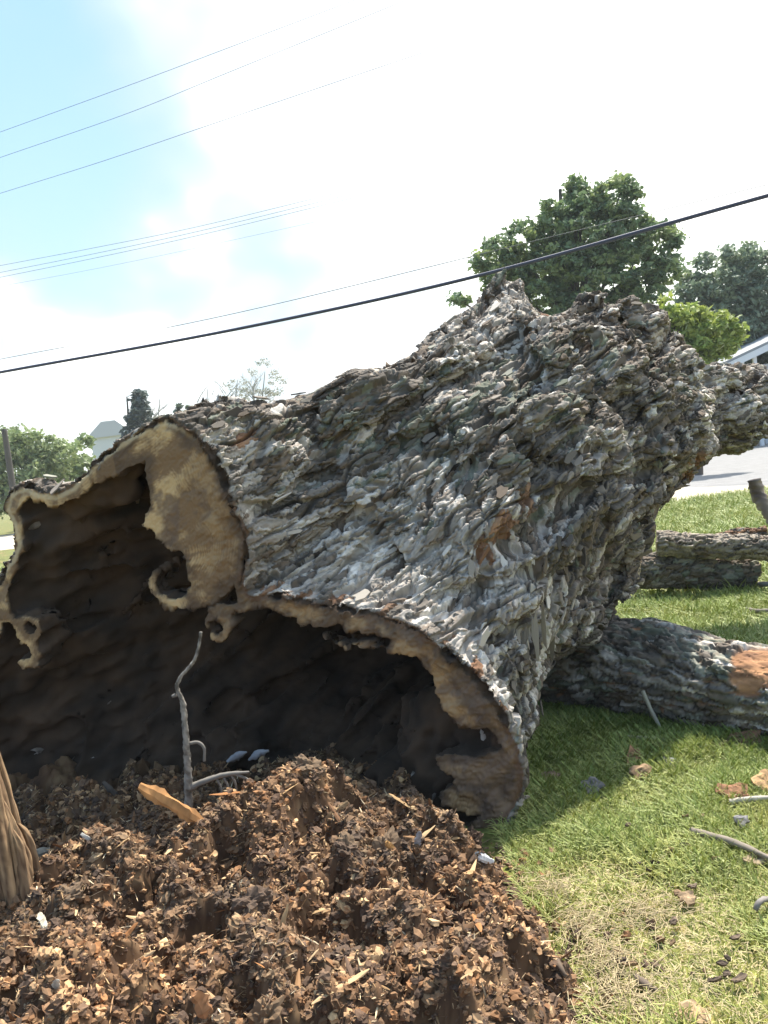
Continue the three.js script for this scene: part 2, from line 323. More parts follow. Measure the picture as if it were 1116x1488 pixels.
function terms(x, y, z) {                           // [outside, hollow, cut]
  const s = sOf(x, y, z), [u, v] = uvOf(x, y, z, Math.max(0, s)), f2 = tab(tOut, u, v) * 0.92, t = sst(0.03, lerp(lerp(0.85, 0.28, sst(-1.0, -0.5, u)), 0.85, sst(0.25, 1.0, v)), s);
  let o = t < 1 ? f2 : 0; if (t > 0) o = lerp(o, fBones(x, y, z), t);
  if (Math.abs(o) < 0.35) {
    o += sst(0.0, 0.3, s) * (0.08 * ns(x * 2.6, y * 2.6, z * 2.6 + 4) + 0.05 * ns(x * 6.1, y * 6.1 + 8, z * 6.1)) + 0.01 * ns(x * 13, y * 13, z * 13);
    const La = x * ax.x + y * ax.y + z * ax.z, X = x - ax.x * La * 0.72, Y = y - ax.y * La * 0.72, Z = z - ax.z * La * 0.72;   // long furrows along the bole
    const fu = Math.abs(ns(X * 3.1 + 5, Y * 3.1, Z * 3.1)), fv = Math.abs(ns(X * 6.3, Y * 6.3 + 9, Z * 6.3));
    o += sst(0.05, 0.35, s) * (0.085 * sst(0.17, 0.0, fu) + 0.035 * sst(0.13, 0.0, fv) - 0.025);
    const cw = Math.exp(-((x - crotch.x) ** 2 + (y - crotch.y) ** 2 + (z - crotch.z) ** 2) / 0.55);   // twisted folds round the crotch
    if (cw > 0.03) { const q = Math.abs(ns(x * 3.4 + 2 + 0.5 * ns(x * 6, y * 6, z * 6), y * 3.4, z * 3.4)); o += cw * (0.10 * sst(0.13, 0.0, q) - 0.03); }
    for (const n of notches) o = -smin(-o, segD(x, y, z, n[0], n[1]) - n[2], n[2] * 0.5);
  }
  const wall = wallAt(s);
  const hol = Math.max(o + wall, -(tab(tWood, u, v) + 0.14 * Math.max(0, s)), s - 2.1) + 0.02 * ns(x * 5, y * 5, z * 5);
  // saw cut over the upper lobe, ragged rot break lower down
  const rag = sst(-1.25, -0.9, u) ;
  T3[0] = o; T3[1] = -hol; T3[2] = -s * axn + 0.004 * ns(x * 20, y * 20, z * 20) + rag * (0.03 * ns(x * 4.5, y * 4.5, z * 4.5) + 0.012 * ns(u * 17, v * 17, s * 3) + 0.005 * ns(u * 50, v * 50, s * 4));
  return T3;
}
const fLog = (x, y, z) => { const t = terms(x, y, z); return Math.max(t[0], t[1], t[2], -0.12 - y); };

function hit(px, py, z0 = 2.9) { const d = ray(px, py), k = -1 / d.z; for (let t = z0; t < 7.5; t += 0.012) { const x = d.x * k * t, y = 1.5 + d.y * k * t, z = -t; if (fLog(x, y, z) < 0) return V(x, y, z); } return at(px, py, 5); }
notches = [[[772, 778], [850, 715], 0.075], [[712, 935], [735, 962], 0.035], [[575, 655], [622, 628], 0.04], [[440, 705], [480, 690], 0.04], [[850, 500], [870, 560], 0.05], [[745, 620], [780, 690], 0.045], [[905, 560], [930, 610], 0.045], [[390, 740], [420, 730], 0.03]].map(([a, b, r]) => [hit(...a), hit(...b), r]);
notches.push([at(798, 424, 4.4), at(806, 426, 5.6), 0.125]);
const barkMat = vcol(0.95), woodMat = vcol(0.85), rotMat = vcol(0.97);
{
  const M = surfaceNets(fLog, [-2.7, -0.16, -6.95], [3.3, 3.0, -3.0], 0.0195);
  const nor = Array.from(normalsOf(M.pos, M.idx)), cls = [];
  for (let i = 0; i < M.pos.length; i += 3) {
    const t = terms(M.pos[i], M.pos[i + 1], M.pos[i + 2]);
    cls.push(t[0] < -0.04 ? 0 : clamp((t[0] - Math.max(t[1], t[2]) + 0.02) / 0.02), t[2] > t[1] ? 1 : 0);
  }
  const extra = [{ a: nor, k: 3 }, { a: cls, k: 2 }], cp = camera.position;
  const faces = (i, lim) => { const x = cp.x - M.pos[i * 3], y = cp.y - M.pos[i * 3 + 1], z = cp.z - M.pos[i * 3 + 2]; return (x * nor[i * 3] + y * nor[i * 3 + 1] + z * nor[i * 3 + 2]) / Math.hypot(x, y, z) > lim; };
  subdivide(M, i => cls[i * 2] > 0.3 && faces(i, -0.6) || cls[i * 2 + 1] > 0.5, extra);
  const sh = (i) => { const x = M.pos[i * 3], y = M.pos[i * 3 + 1], z = M.pos[i * 3 + 2]; return Math.abs(sOf(x, y, z)) < 0.07 && cls[i * 2] < 0.9; };
  subdivide(M, i => (cls[i * 2] > 0.3 && faces(i, -0.06)) || sh(i), extra);
  // pull the edges of the cut back onto the true surface so that they stay crisp
  for (let i = 0; i < M.pos.length / 3; i++) if (sh(i)) for (let it = 0; it < 2; it++) {
    const x = M.pos[i * 3], y = M.pos[i * 3 + 1], z = M.pos[i * 3 + 2], e = 0.003, f = fLog(x, y, z), gx = (fLog(x + e, y, z) - f) / e, gy = (fLog(x, y + e, z) - f) / e, gz = (fLog(x, y, z + e) - f) / e, g2 = gx * gx + gy * gy + gz * gz, k = clamp(f / Math.max(g2, 0.3), -0.008, 0.008);
    M.pos[i * 3] -= gx * k; M.pos[i * 3 + 1] -= gy * k; M.pos[i * 3 + 2] -= gz * k;
  }
  for (let i = 0; i < M.pos.length / 3; i++) if (sh(i)) { const t = terms(M.pos[i * 3], M.pos[i * 3 + 1], M.pos[i * 3 + 2]); cls[i * 2] = clamp((t[0] - Math.max(t[1], t[2]) + 0.02) / 0.02); cls[i * 2 + 1] = t[2] > t[1] ? 1 : 0; }
  const vgC = hit(800, 880), vgD = at(800, 990, 4).sub(at(806, 790, 4.1)).normalize();
  const grain = (x, y, z) => { const vg = Math.exp(-((x - vgC.x) ** 2 + (y - vgC.y) ** 2 + (z - vgC.z) ** 2) / 0.09) * 14; let X = ax.x * 0.02, Y = ax.y * 0.02, Z = ax.z * 0.02; for (const b of bones) { const w = Math.exp(-Math.max(0, boneD(b, x, y, z) + 0.2) / 0.12) / Math.sqrt(b.l2); X += b.d.x * w; Y += b.d.y * w; Z += b.d.z * w; } { const sg = X * vgD.x + Y * vgD.y + Z * vgD.z < 0 ? -1 : 1; X += vgD.x * vg * sg; Y += vgD.y * vg * sg; Z += vgD.z * vg * sg; } const l = Math.hypot(X, Y, Z) || 1; return [X / l, Y / l, Z / l]; };
  const onLog = L => L.map(([x, y, r]) => [hit(x, y), r]);
  const paleC = onLog([[440, 760, 0.2], [500, 800, 0.26], [580, 830, 0.3], [650, 860, 0.3], [700, 940, 0.25], [740, 1010, 0.18], [590, 730, 0.22], [690, 760, 0.2], [720, 850, 0.25], [800, 900, 0.2], [345, 680, 0.12], [370, 730, 0.10], [735, 450, 0.25], [700, 500, 0.2], [900, 640, 0.1], [1050, 560, 0.3], [1030, 590, 0.3]]);
  const rustC = onLog([[765, 730, 0.075], [730, 770, 0.07], [700, 805, 0.06], [1000, 690, 0.11], [1015, 672, 0.09], [985, 720, 0.08], [420, 872, 0.06], [480, 885, 0.06], [640, 945, 0.05], [792, 458, 0.05], [385, 868, 0.07], [555, 900, 0.05], [690, 985, 0.05], [720, 1030, 0.05], [352, 640, 0.04]]);
  const mossC = onLog([[740, 560, 0.2], [640, 610, 0.16], [690, 640, 0.16], [500, 610, 0.16], [800, 500, 0.15]]);
  const near = (L, x, y, z) => { let m = 0; for (const [p, r] of L) m = Math.max(m, Math.exp(-((x - p.x) ** 2 + (y - p.y) ** 2 + (z - p.z) ** 2) / (r * r))); return m; };
  const kindAt = (x, y, z, rnd) => { const k = rnd(); if (near(rustC, x, y, z) > 0.35 + 0.3 * k) return rustPlate; const m = near(mossC, x, y, z); if (k < m * 0.6) return mossPlate; const p = near(paleC, x, y, z); return rnd() < 0.12 + 0.8 * p ? palePlate : (rnd() < 0.1 ? mossPlate : darkPlate); };
  const bark = makeBark(M.pos, nor, i => cls[i * 2] > 0.9, grain, kindAt, { spacing: 0.028, stretch: 4.8, seed: 11, tries: 200000 });
  const N = M.pos.length / 3, col = new Float32Array(N * 3), pos = new Float32Array(M.pos);
  for (let i = 0; i < N; i++) {
    const x = M.pos[i * 3], y = M.pos[i * 3 + 1], z = M.pos[i * 3 + 2], w = cls[i * 2];
    let c;
    if (w > 0.02) {
      const b = bark.evalAt(x, y, z); let bo = null, bd = 9; for (const q of bones) { const d = boneD(q, x, y, z) - (q.part ? 0 : 0.03); if (d < bd) { bd = d; bo = q; } }
      const il = 1 / Math.sqrt(bo.l2), gx = bo.d.x * il, gy = bo.d.y * il, gz = bo.d.z * il, Lg = (x * gx + y * gy + z * gz) * 0.80, X = x - gx * Lg, Y = y - gy * Lg, Z = z - gz * Lg;
      const wob = 0.5 * ns(x * 7, y * 7, z * 7), f1 = Math.abs(ns(X * 10 + wob, Y * 10, Z * 10)), f2 = Math.abs(ns(X * 24 + wob + 7, Y * 24, Z * 24)), fi = Math.max(sst(0.13, 0.03, f1), 0.7 * sst(0.10, 0.0, f2) * sst(-0.1, 0.2, ns(x * 5, y * 5 + 3, z * 5)));
      const h = Math.max((b.h * 0.56 * (1 - 0.5 * fi) - 0.034 * fi) * w, -0.45 * wallAt(Math.max(0, sOf(x, y, z)))); c = b.c;
      for (let k = 0; k < 3; k++) pos[i * 3 + k] += nor[i * 3 + k] * h;
    }
    if (w < 0.5) {
      if (cls[i * 2 + 1] > 0.5) {                     // sawn or broken end grain
        const s = sOf(x, y, z), [u, v] = uvOf(x, y, z, s), o = -tab(tOut, u, v), rd = o + 0.02 * fbm(u * 6, v * 6, 1, 3);
        const ring = 0.5 + 0.5 * Math.sin(rd * 480 + 2 * ns(u * 9, v * 9, 0)), bl = fbm(u * 7, v * 7, 2.2, 4), gn = ns(u * 90, v * 90, 1);
        const tanC = [0.56, 0.385, 0.20], brC = [0.20, 0.118, 0.06], dkC = [0.07, 0.046, 0.033], low = sst(-1.28, -1.12, u);
        const wv = ns(u * 26, v * 26, 4) * 0.4 + ns(u * 60, v * 60, 7) * 0.25;
        const saw = ns(u * 6 + v * 110, v * 3 - u * 12, 2), crackL = sst(0.05, 0.0, Math.abs(ns(u * 5, v * 5, 11))) * sst(0.0, 0.25, ns(u * 3, v * 3, 15));
        const k = clamp(0.42 + 1.9 * bl + 0.85 * (ring - 0.5) * (0.4 + ns(u * 4, v * 4, 31)) + 0.5 * ns(Math.atan2(v - 1.15, u + 1.7) * 22, o * 5, 8) + 0.3 * gn + 0.3 * wv + 0.18 * saw - 0.5 * crackL);
        c = tanC.map((q, n) => lerp(brC[n], q, clamp(k * (1 - 0.7 * low) + 0.05)));
        const stain = sst(0.18, 0.5, fbm(u * 5 + 7, v * 5, 6.6, 4) + wv * 0.5); c = c.map((q, n) => lerp(q, dkC[n] * 2, stain * 0.75));
        const wd = -tab(tWood, u, v), rotE = sst(0.05, 0.004, wd + 0.05 * bl + 0.03 * wv); c = c.map((q, n) => lerp(q, dkC[n], rotE * 0.7 * (u < -1.55 ? 0.35 : 1)));
        const sap = sst(0.018, 0.026, o) * sst(0.05, 0.036, o + 0.008 * wv) * (1 - low); c = c.map((q, n) => lerp(q, [0.58, 0.46, 0.30][n], sap * 0.7));
        const bk = sst(0.026, 0.012, o + 0.012 * ns(u * 18, v * 18, 8) - 0.016 * low); c = c.map((q, n) => lerp(q, [0.13, 0.075, 0.045][n], bk));
        for (let q = 0; q < 3; q++) pos[i * 3 + q] += nor[i * 3 + q] * (0.004 * wv + 0.004 * gn + low * 0.012 * wv - 0.004 * stain);
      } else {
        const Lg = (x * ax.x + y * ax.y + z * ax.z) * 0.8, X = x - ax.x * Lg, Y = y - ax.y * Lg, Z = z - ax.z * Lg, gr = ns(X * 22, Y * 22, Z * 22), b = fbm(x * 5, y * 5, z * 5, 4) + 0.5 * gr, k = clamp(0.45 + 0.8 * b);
        c = [lerp(0.028, 0.075, k), lerp(0.018, 0.045, k), lerp(0.012, 0.027, k)];  // whole hollow wall set to very dark brown, varied by noise
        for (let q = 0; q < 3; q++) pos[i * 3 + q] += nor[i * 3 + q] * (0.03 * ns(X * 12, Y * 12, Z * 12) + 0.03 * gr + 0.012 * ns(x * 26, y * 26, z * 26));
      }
    }
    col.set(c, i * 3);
  }
  const n2 = normalsOf(pos, M.idx);
  // split into parts: bark of the bole, three limbs, cut face, hollow wall
  const partOf = new Int8Array(N);
  for (let i = 0; i < N; i++) {
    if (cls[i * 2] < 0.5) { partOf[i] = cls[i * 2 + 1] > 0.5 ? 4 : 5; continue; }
    let best = 9, p = 0; for (const b of bones) { const d = boneD(b, M.pos[i * 3], M.pos[i * 3 + 1], M.pos[i * 3 + 2]) - (b.part ? 0 : 0.03); if (d < best) { best = d; p = b.part; } } partOf[i] = p;
  }
  const log = thing('hollow_log', 'huge hollow fallen tree trunk with shaggy grey bark and a sawn end', 'log');
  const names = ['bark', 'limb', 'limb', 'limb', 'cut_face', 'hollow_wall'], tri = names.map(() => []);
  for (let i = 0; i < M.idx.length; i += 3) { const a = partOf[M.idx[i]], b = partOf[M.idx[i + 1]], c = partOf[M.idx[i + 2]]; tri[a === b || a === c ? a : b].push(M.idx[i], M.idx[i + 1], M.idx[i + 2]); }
  const labels = { 1: 'pointed limb stub rising from the trunk', 2: 'thick dark gnarled limb of the crotch', 3: 'paler limb stub behind the dark one', 4: 'sawn tan wood with rotted curled edges', 5: 'rotted inside of the trunk coloured very dark brown' };
  names.forEach((nm, k) => {
    const map = new Map(), ii = new Uint32Array(tri[k].length), p = [], c = [], n = [];
    tri[k].forEach((v, q) => { let w = map.get(v); if (w === undefined) { w = map.size; map.set(v, w); for (let e = 0; e < 3; e++) { p.push(pos[v * 3 + e]); c.push(col[v * 3 + e]); n.push(n2[v * 3 + e]); } } ii[q] = w; });
    if (!p.length) return;
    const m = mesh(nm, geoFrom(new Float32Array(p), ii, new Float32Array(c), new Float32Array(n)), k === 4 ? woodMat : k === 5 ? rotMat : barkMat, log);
    if (labels[k]) m.userData.label = labels[k];
  });
  console.log('log tris', M.idx.length / 3, 'plates', bark.S.length);
  // loose plates standing off the bark
  const rnd = rngOf(77), variants = [];
  for (let v = 0; v < 7; v++) {
    const p = [], idx = [], K = 8;
    const ring = Array.from({ length: K }, () => 0.45 + 0.85 * rnd()); for (const [lay, yy] of [[0, 0], [1, 0.3]]) { p.push(0, yy, 0); for (let i = 0; i < K; i++) { const a = i / K * 2 * Math.PI, r = ring[i] * (lay ? 0.96 : 1); p.push(Math.cos(a) * r, yy + 0.10 * (rnd() - 0.5), Math.sin(a) * r * 0.55); } }
    for (let i = 0; i < K; i++) { const a = 1 + i, b = 1 + (i + 1) % K, A = K + 2 + i, B = K + 2 + (i + 1) % K; idx.push(0, a, b, K + 1, B, A, a, A, B, a, B, b); }
    const g = geoFrom(p, idx).toNonIndexed(); g.computeVertexNormals(); variants.push(g);
  }
  const tones = [...palePlate, ...darkPlate, ...mossPlate, ...rustPlate], mats = tones.map(c => std(c.map(q => q * 0.95), 0.95));
  const cand = [];
  for (const s of bark.S) {
    const P = V(...s.p), to = camera.position.clone().sub(P), dist = to.length(), f = to.dot(V(...s.n)) / dist; if (f < -0.15 || rnd() > 0.05) continue;
    const hh = bark.evalAt(...s.p).h, L = 0.022 + 0.04 * rnd(), Wd = L * (0.4 + 0.4 * rnd());
    const nn = V(...s.n), dd = V(...s.d).multiplyScalar(rnd() < 0.5 ? -1 : 1), lift = 0.04 + 0.22 * rnd() * rnd(), bb = nn.clone().cross(dd).normalize();
    const d2 = dd.clone().multiplyScalar(Math.cos(lift)).addScaledVector(nn, Math.sin(lift)), n2_ = d2.clone().cross(bb).negate(); if (n2_.dot(nn) < 0) n2_.negate();
    const z3 = d2.clone().cross(n2_).normalize();
    const mtx = new THREE.Matrix4().makeBasis(d2.clone().multiplyScalar(L), n2_.clone().multiplyScalar(0.014 + 0.01 * rnd()), z3.multiplyScalar(Wd)).setPosition(P.clone().addScaledVector(nn, hh * 1.25 + L * Math.sin(lift) * 0.6 - 0.002));
    const ti = tones.indexOf(s.pal[Math.floor(rnd() * s.pal.length)]);
    cand.push({ mtx, ti, v: Math.floor(rnd() * 7), size: L * Math.max(f, 0.15) / dist });
  }
  cand.sort((a, b) => b.size - a.size);
  cand.slice(0, 300).forEach(c => { const m = mesh('bark_plate', variants[c.v], mats[c.ti], log); c.mtx.decompose(m.position, m.quaternion, m.scale); });
  const rest = cand.slice(300).map(c => { const g = variants[c.v].clone().applyMatrix4(c.mtx), n = g.attributes.position.count, a = new Float32Array(n * 3); for (let i = 0; i < n; i++) a.set(tones[c.ti], i * 3); g.setAttribute('color', new THREE.BufferAttribute(a, 3)); return g; });
  if (rest.length) { const m = mesh('bark_flakes', mergeGeometries(rest), barkMat, log); m.userData = { kind: 'stuff', label: 'small loose flakes of bark' }; }
  // strips of bark hanging under the crotch
  [[776, 880, 960], [788, 862, 950], [800, 868, 965], [813, 872, 975], [826, 870, 950], [838, 874, 945], [846, 878, 958], [762, 900, 985]].forEach(([x, y0, y1], i) => {
    const p = hit(x, y0), e = hit(x + 2, y1), m = p.clone().lerp(e, 0.5), dd = e.clone().sub(p), L = Math.min(0.16, dd.length() * 0.55), nn = camera.position.clone().sub(m).normalize(); dd.y -= 0.25; dd.normalize(); const bb = dd.clone().cross(nn).normalize(), n3 = bb.clone().cross(dd).normalize();
    const g = variants[i % 7].clone().applyMatrix4(new THREE.Matrix4().makeBasis(dd.multiplyScalar(L), n3.clone().multiplyScalar(0.03), bb.multiplyScalar(0.026)).setPosition(m.addScaledVector(n3, 0.022)));
    mesh('bark_strip', g, mats[[3, 9, 7, 3, 5, 1, 7, 9][i]], log);
  });
}
console.log('log done');

// ------------------------------------------------------------------ ground, road, pavement
const tex = (n, fn) => { const d = new Uint8Array(n * n * 4); for (let j = 0; j < n; j++) for (let i = 0; i < n; i++) { const c = fn(i / n, j / n), k = (j * n + i) * 4; for (let q = 0; q < 3; q++) d[k + q] = clamp(c[q]) * 255; d[k + 3] = 255; } const t = new THREE.DataTexture(d, n, n); t.wrapS = t.wrapT = THREE.RepeatWrapping; t.magFilter = THREE.LinearFilter; t.minFilter = THREE.LinearMipmapLinearFilter; t.generateMipmaps = true; t.colorSpace = THREE.SRGBColorSpace; t.needsUpdate = true; return t; };
const tor = (u, v, f, s) => { const a = u * 2 * Math.PI, b = v * 2 * Math.PI, R = f / (2 * Math.PI); return ns(Math.cos(a) * R + s, Math.sin(a) * R + Math.cos(b) * R * 0.7, Math.sin(b) * R + s * 2); };
const groundTex = tex(512, (u, v) => { const a = tor(u, v, 6, 1) + 0.6 * tor(u, v, 17, 3), b = tor(u, v, 60, 5), c = tor(u, v, 140, 9), dry = sst(0.15, 0.6, a + 0.5 * b); return [lerp(0.36, 0.46, dry) + 0.14 * b + 0.14 * c, lerp(0.375, 0.39, dry) + 0.13 * b + 0.13 * c, lerp(0.17, 0.25, dry) + 0.07 * b + 0.07 * c]; });
function flat(points, y, k = 1) {
  const s = new THREE.Shape(points.map(p => new THREE.Vector2(p[0], -p[1]))), g = new THREE.ShapeGeometry(s); g.rotateX(-Math.PI / 2); g.translate(0, y, 0);
  const p = g.attributes.position, uv = g.attributes.uv; for (let i = 0; i < p.count; i++) uv.setXY(i, p.getX(i) * k, p.getZ(i) * k); return g;
}
structure('ground', flat([[-400, 60], [400, 60], [400, -600], [-400, -600]], 0, 1 / 3.1), std([1, 1, 1], 1, { map: groundTex }), 'short mown lawn with dry patches');
const g2 = (x, y) => { const p = gnd(x, y); return [p.x, p.z]; };
const asphTex = tex(256, (u, v) => { const q = 0.46 + 0.06 * tor(u, v, 90, 2) + 0.04 * tor(u, v, 9, 4); return [q, q, q * 1.02]; }), concTex = tex(256, (u, v) => { const q = 0.66 + 0.06 * tor(u, v, 80, 6) + 0.05 * tor(u, v, 7, 8); return [q * 1.02, q * 0.97, q * 0.88]; });
{
  const nA = g2(1000, 709), nB = g2(1116, 706), fA = g2(1043, 660), fB = g2(1116, 644);
  const ext = (a, b, t) => [a[0] + (b[0] - a[0]) * t, a[1] + (b[1] - a[1]) * t];
  const far0 = ext(fA, fB, -1.6), far1 = ext(fA, fB, 8);
  structure('road', flat([ext(nA, nB, -1.2), ext(nA, nB, 14), far1, far0], 0.006, 0.5), std([1, 1, 1], 0.9, { map: asphTex }), 'grey asphalt street beyond the lawn');
  const pA = g2(1000, 730), pB = g2(1116, 727);
  structure('pavement', flat([ext(pA, pB, -1.5), ext(pA, pB, 14), ext(nA, nB, 14), ext(nA, nB, -1.2)].map((p, i) => i > 1 ? [p[0], p[1] + 0.02] : p), 0.010, 0.4), std([1, 1, 1], 0.9, { map: concTex }), 'pale concrete strip along the near side of the street');
  // kerb on the far side
  const a = V(far0[0], 0, far0[1]), b = V(far1[0], 0, far1[1]), d = b.clone().sub(a), L = d.length(), kg = new THREE.BoxGeometry(L, 0.3, 0.5); kg.rotateY(Math.atan2(-d.z, d.x)); const m = a.clone().add(b).multiplyScalar(0.5); kg.translate(m.x, 0.05, m.z - 0.2);
  structure('kerb', kg, std([0.13, 0.13, 0.135], 0.9), 'grey kerb on the far side of the street');
  structure('road', flat([[-90, -27], [-9, -29], [-12, -43], [-90, -45]], 0.006, 0.5), std([1, 1, 1], 0.9, { map: concTex }), 'pale lane crossing the lawn behind the log');
}

// ------------------------------------------------------------------ rotted wood spilled from the hollow
const edgePts = [[700, 1215], [742, 1256], [800, 1322], [868, 1400], [884, 1470], [890, 1488]].map(p => gnd(...p));
function edgeX(z) { let i = 0; while (i < edgePts.length - 2 && z > edgePts[i + 1].z) i++; const a = edgePts[i], b = edgePts[i + 1]; return lerp(a.x, b.x, (z - a.z) / (b.z - a.z)); }
const heaps = [[445, 1195, 3.02, 0.24, 0.25], [330, 1215, 2.95, 0.15, 0.22], [200, 1290, 2.8, 0.09, 0.3], [640, 1250, 2.95, 0.07, 0.2], [60, 1300, 2.75, 0.12, 0.25], [380, 1400, 2.3, 0.08, 0.35], [650, 1400, 2.4, 0.08, 0.25], [80, 1460, 2.1, 0.14, 0.3]].map(([x, y, z, h, r]) => [at(x, y, z), h, r]);
function mulchH(x, z) {
  const d = edgeX(Math.min(z, -1.0)) - x + 0.05 * ns(x * 6, z * 6, 2), s = sOf(x, 0, z);
  const inn = sst(-0.02, 0.28, d) * sst(1.3, 0.3, s) * sst(-0.75, -1.2, z);
  if (inn <= 0) return -0.06;
  let h = 0.145; for (const [p, a, r] of heaps) h += a * Math.exp(-((x - p.x) ** 2 + (z - p.z) ** 2) / (r * r));
  const big = ns(x * 4.2, z * 4.2, 6.3), mid = Math.abs(ns(x * 10, z * 10, 1.1)), sm = ns(x * 24, z * 24, 3.3), cr = ns(x * 55, z * 55, 5.1);
  return inn * (h + 0.12 * big + 0.095 * (mid - 0.25) + 0.03 * sm + 0.014 * cr - 0.12 * sst(0.0, 0.4, ns(x * 7.5 + 3, z * 6, 8.8))) - 0.05 * (1 - inn);
}
const mulchTones = [[0.14, 0.072, 0.036], [0.21, 0.115, 0.058], [0.075, 0.042, 0.026], [0.32, 0.20, 0.105], [0.115, 0.065, 0.04]];
{
  const x0 = -2.6, x1 = 1.25, z0 = -4.6, z1 = -0.8, c = 0.0105, nx = Math.ceil((x1 - x0) / c), nz = Math.ceil((z1 - z0) / c), pos = new Float32Array((nx + 1) * (nz + 1) * 3), col = new Float32Array(pos.length), idx = [];
  for (let j = 0; j <= nz; j++) for (let i = 0; i <= nx; i++) {
    const k = (j * (nx + 1) + i) * 3, x = x0 + i * c, z = z0 + j * c, y = mulchH(x, z);
    pos[k] = x + 0.016 * ns(x * 38, y * 38, z * 38); pos[k + 1] = y + 0.012 * ns(x * 50, y * 50, z * 50 + 5); pos[k + 2] = z + 0.018 * ns(x * 34 + 9, y * 34, z * 34);
    const q = fbm(x * 9, z * 9, y * 14, 3), t = ns(x * 60, z * 60, y * 60), m = clamp(0.5 + q * 0.7 + t * 0.4) * 2.99, A = [mulchTones[2], mulchTones[0], mulchTones[1], mulchTones[3]], f = m | 0;
    for (let e = 0; e < 3; e++) col[k + e] = lerp(A[f][e], A[f + 1][e], m - f) * 0.6;
  }
  const hgt = (i, j) => pos[(j * (nx + 1) + i) * 3 + 1];
  for (let j = 0; j < nz; j++) for (let i = 0; i < nx; i++) { if (Math.max(hgt(i, j), hgt(i + 1, j), hgt(i, j + 1), hgt(i + 1, j + 1)) < -0.03) continue; const a = j * (nx + 1) + i, b = a + 1, d = a + nx + 1, e = d + 1; idx.push(a, d, b, b, d, e); }
  const o = mesh('rotted_wood_heap', geoFrom(pos, idx, col), vcol(1)); o.userData = { kind: 'stuff', label: 'crumbly brown rotted wood heaped in front of the hollow log', category: 'rotted wood' };
  // shreds and splinters
  // a splinter: ragged, slightly bent sliver with pointed ends
  const splinter = r => { const K = 5, C = 7, p = [], id = [], o = r() * 30; for (let i = 0; i <= C; i++) for (let j = 0; j < K; j++) { const t = i / C, a = j / K * 6.283 + t * 0.5, w = Math.pow(Math.sin(Math.PI * clamp(t * 0.94 + 0.03)), 0.55) * (0.7 + 0.6 * ns(t * 5 + o, j, 1)); p.push(lerp(-1, 1, t) + 0.12 * ns(j * 3, o, t * 3), Math.sin(a) * 0.16 * w + 0.14 * ns(t * 2.5 + o, 2, 2), Math.cos(a) * 0.42 * w); if (i < C) { const A = i * K + j, B = i * K + (j + 1) % K; id.push(A, B, A + K, B, B + K, A + K); } } for (let j = 1; j < K - 1; j++) id.push(0, j + 1, j, C * K, C * K + j, C * K + j + 1); const g = geoFrom(p, id).toNonIndexed(); g.computeVertexNormals(); return g; };
  const rnd = rngOf(5), shard = (sd) => {
    return splinter(rngOf(sd));
  };
  const shards = [1, 2, 3, 4, 5, 6].map(shard), tmp = new THREE.Object3D(), cc = new THREE.Color();
  const tones = [[0.17, 0.098, 0.052], [0.30, 0.185, 0.10], [0.08, 0.048, 0.031], [0.44, 0.30, 0.165], [0.12, 0.075, 0.048], [0.55, 0.43, 0.28], [0.19, 0.095, 0.042], [0.36, 0.225, 0.11]];
  const crumbMat = std([1, 1, 1], 0.95);
  const lump = sd => { const r = rngOf(sd), g = new THREE.IcosahedronGeometry(1, 1), p = g.attributes.position, q = V(0, 0, 0), o = r() * 40; for (let i = 0; i < p.count; i++) { q.fromBufferAttribute(p, i); q.multiplyScalar(1 + 0.9 * ns(q.x * 1.6 + o, q.y * 1.6, q.z * 1.6) + 0.3 * ns(q.x * 4, q.y * 4 + o, q.z * 4)); p.setXYZ(i, q.x, q.y * 0.75, q.z); } g.deleteAttribute('uv'); g.computeVertexNormals(); return g; };
  const shapes = [...shards.slice(0, 3), lump(21), lump(22), lump(23), lump(24)];
  shapes.forEach((sg, v) => {
    const isL = v > 2, n = isL ? 22000 : 24000, im = new THREE.InstancedMesh(sg, crumbMat, n); let k = 0;
    while (k < n) {
      const x = x0 + rnd() * (x1 - x0), z = -1.0 - Math.pow(rnd(), 0.9) * 3.0, hm = mulchH(x, z), out = edgeX(Math.min(z, -1)) - x, h = hm < -0.02 ? 0.012 : hm; if (hm < -0.02 && !(out > -0.3 && z > -3.2 && rnd() < 0.12 * Math.exp(out / 0.1))) continue;
      const s = isL ? 0.003 + 0.012 * Math.pow(rnd(), 3) : 0.0028 + 0.0075 * rnd() * rnd(), long = isL ? 0.8 + 0.9 * rnd() : 1.5 + 4 * rnd() * rnd();
      tmp.position.set(x, h + s * (isL ? 0.2 : 0.6) * rnd(), z); tmp.rotation.set((rnd() - 0.5) * 1.8, rnd() * 6.3, (rnd() - 0.5) * 1.8); tmp.scale.set(s * long, s, s); tmp.updateMatrix(); im.setMatrixAt(k, tmp.matrix);
      const red = clamp(0.5 + ns(x * 3, z * 3, 5)), t = tones[isL ? [0, 2, 4, 0, 6, 1, 2, 1, 3][Math.floor(rnd() * (ns(x * 8, z * 8, 1) > 0.1 ? 9 : 7))] : Math.floor(rnd() * 8)], b = (0.65 + 0.7 * rnd()) * lerp(0.85, 1.15, red); cc.setRGB(t[0] * b * lerp(0.92, 1.08, red), t[1] * b, t[2] * b * lerp(1.1, 0.92, red)); im.setColorAt(k, cc); k++;
    }
    im.name = numbered('wood_crumbs'); im.castShadow = im.receiveShadow = true; im.userData = { kind: 'stuff', label: 'small brown crumbs and splinters of rotted wood', category: 'wood crumbs' }; scene.add(im);
  });
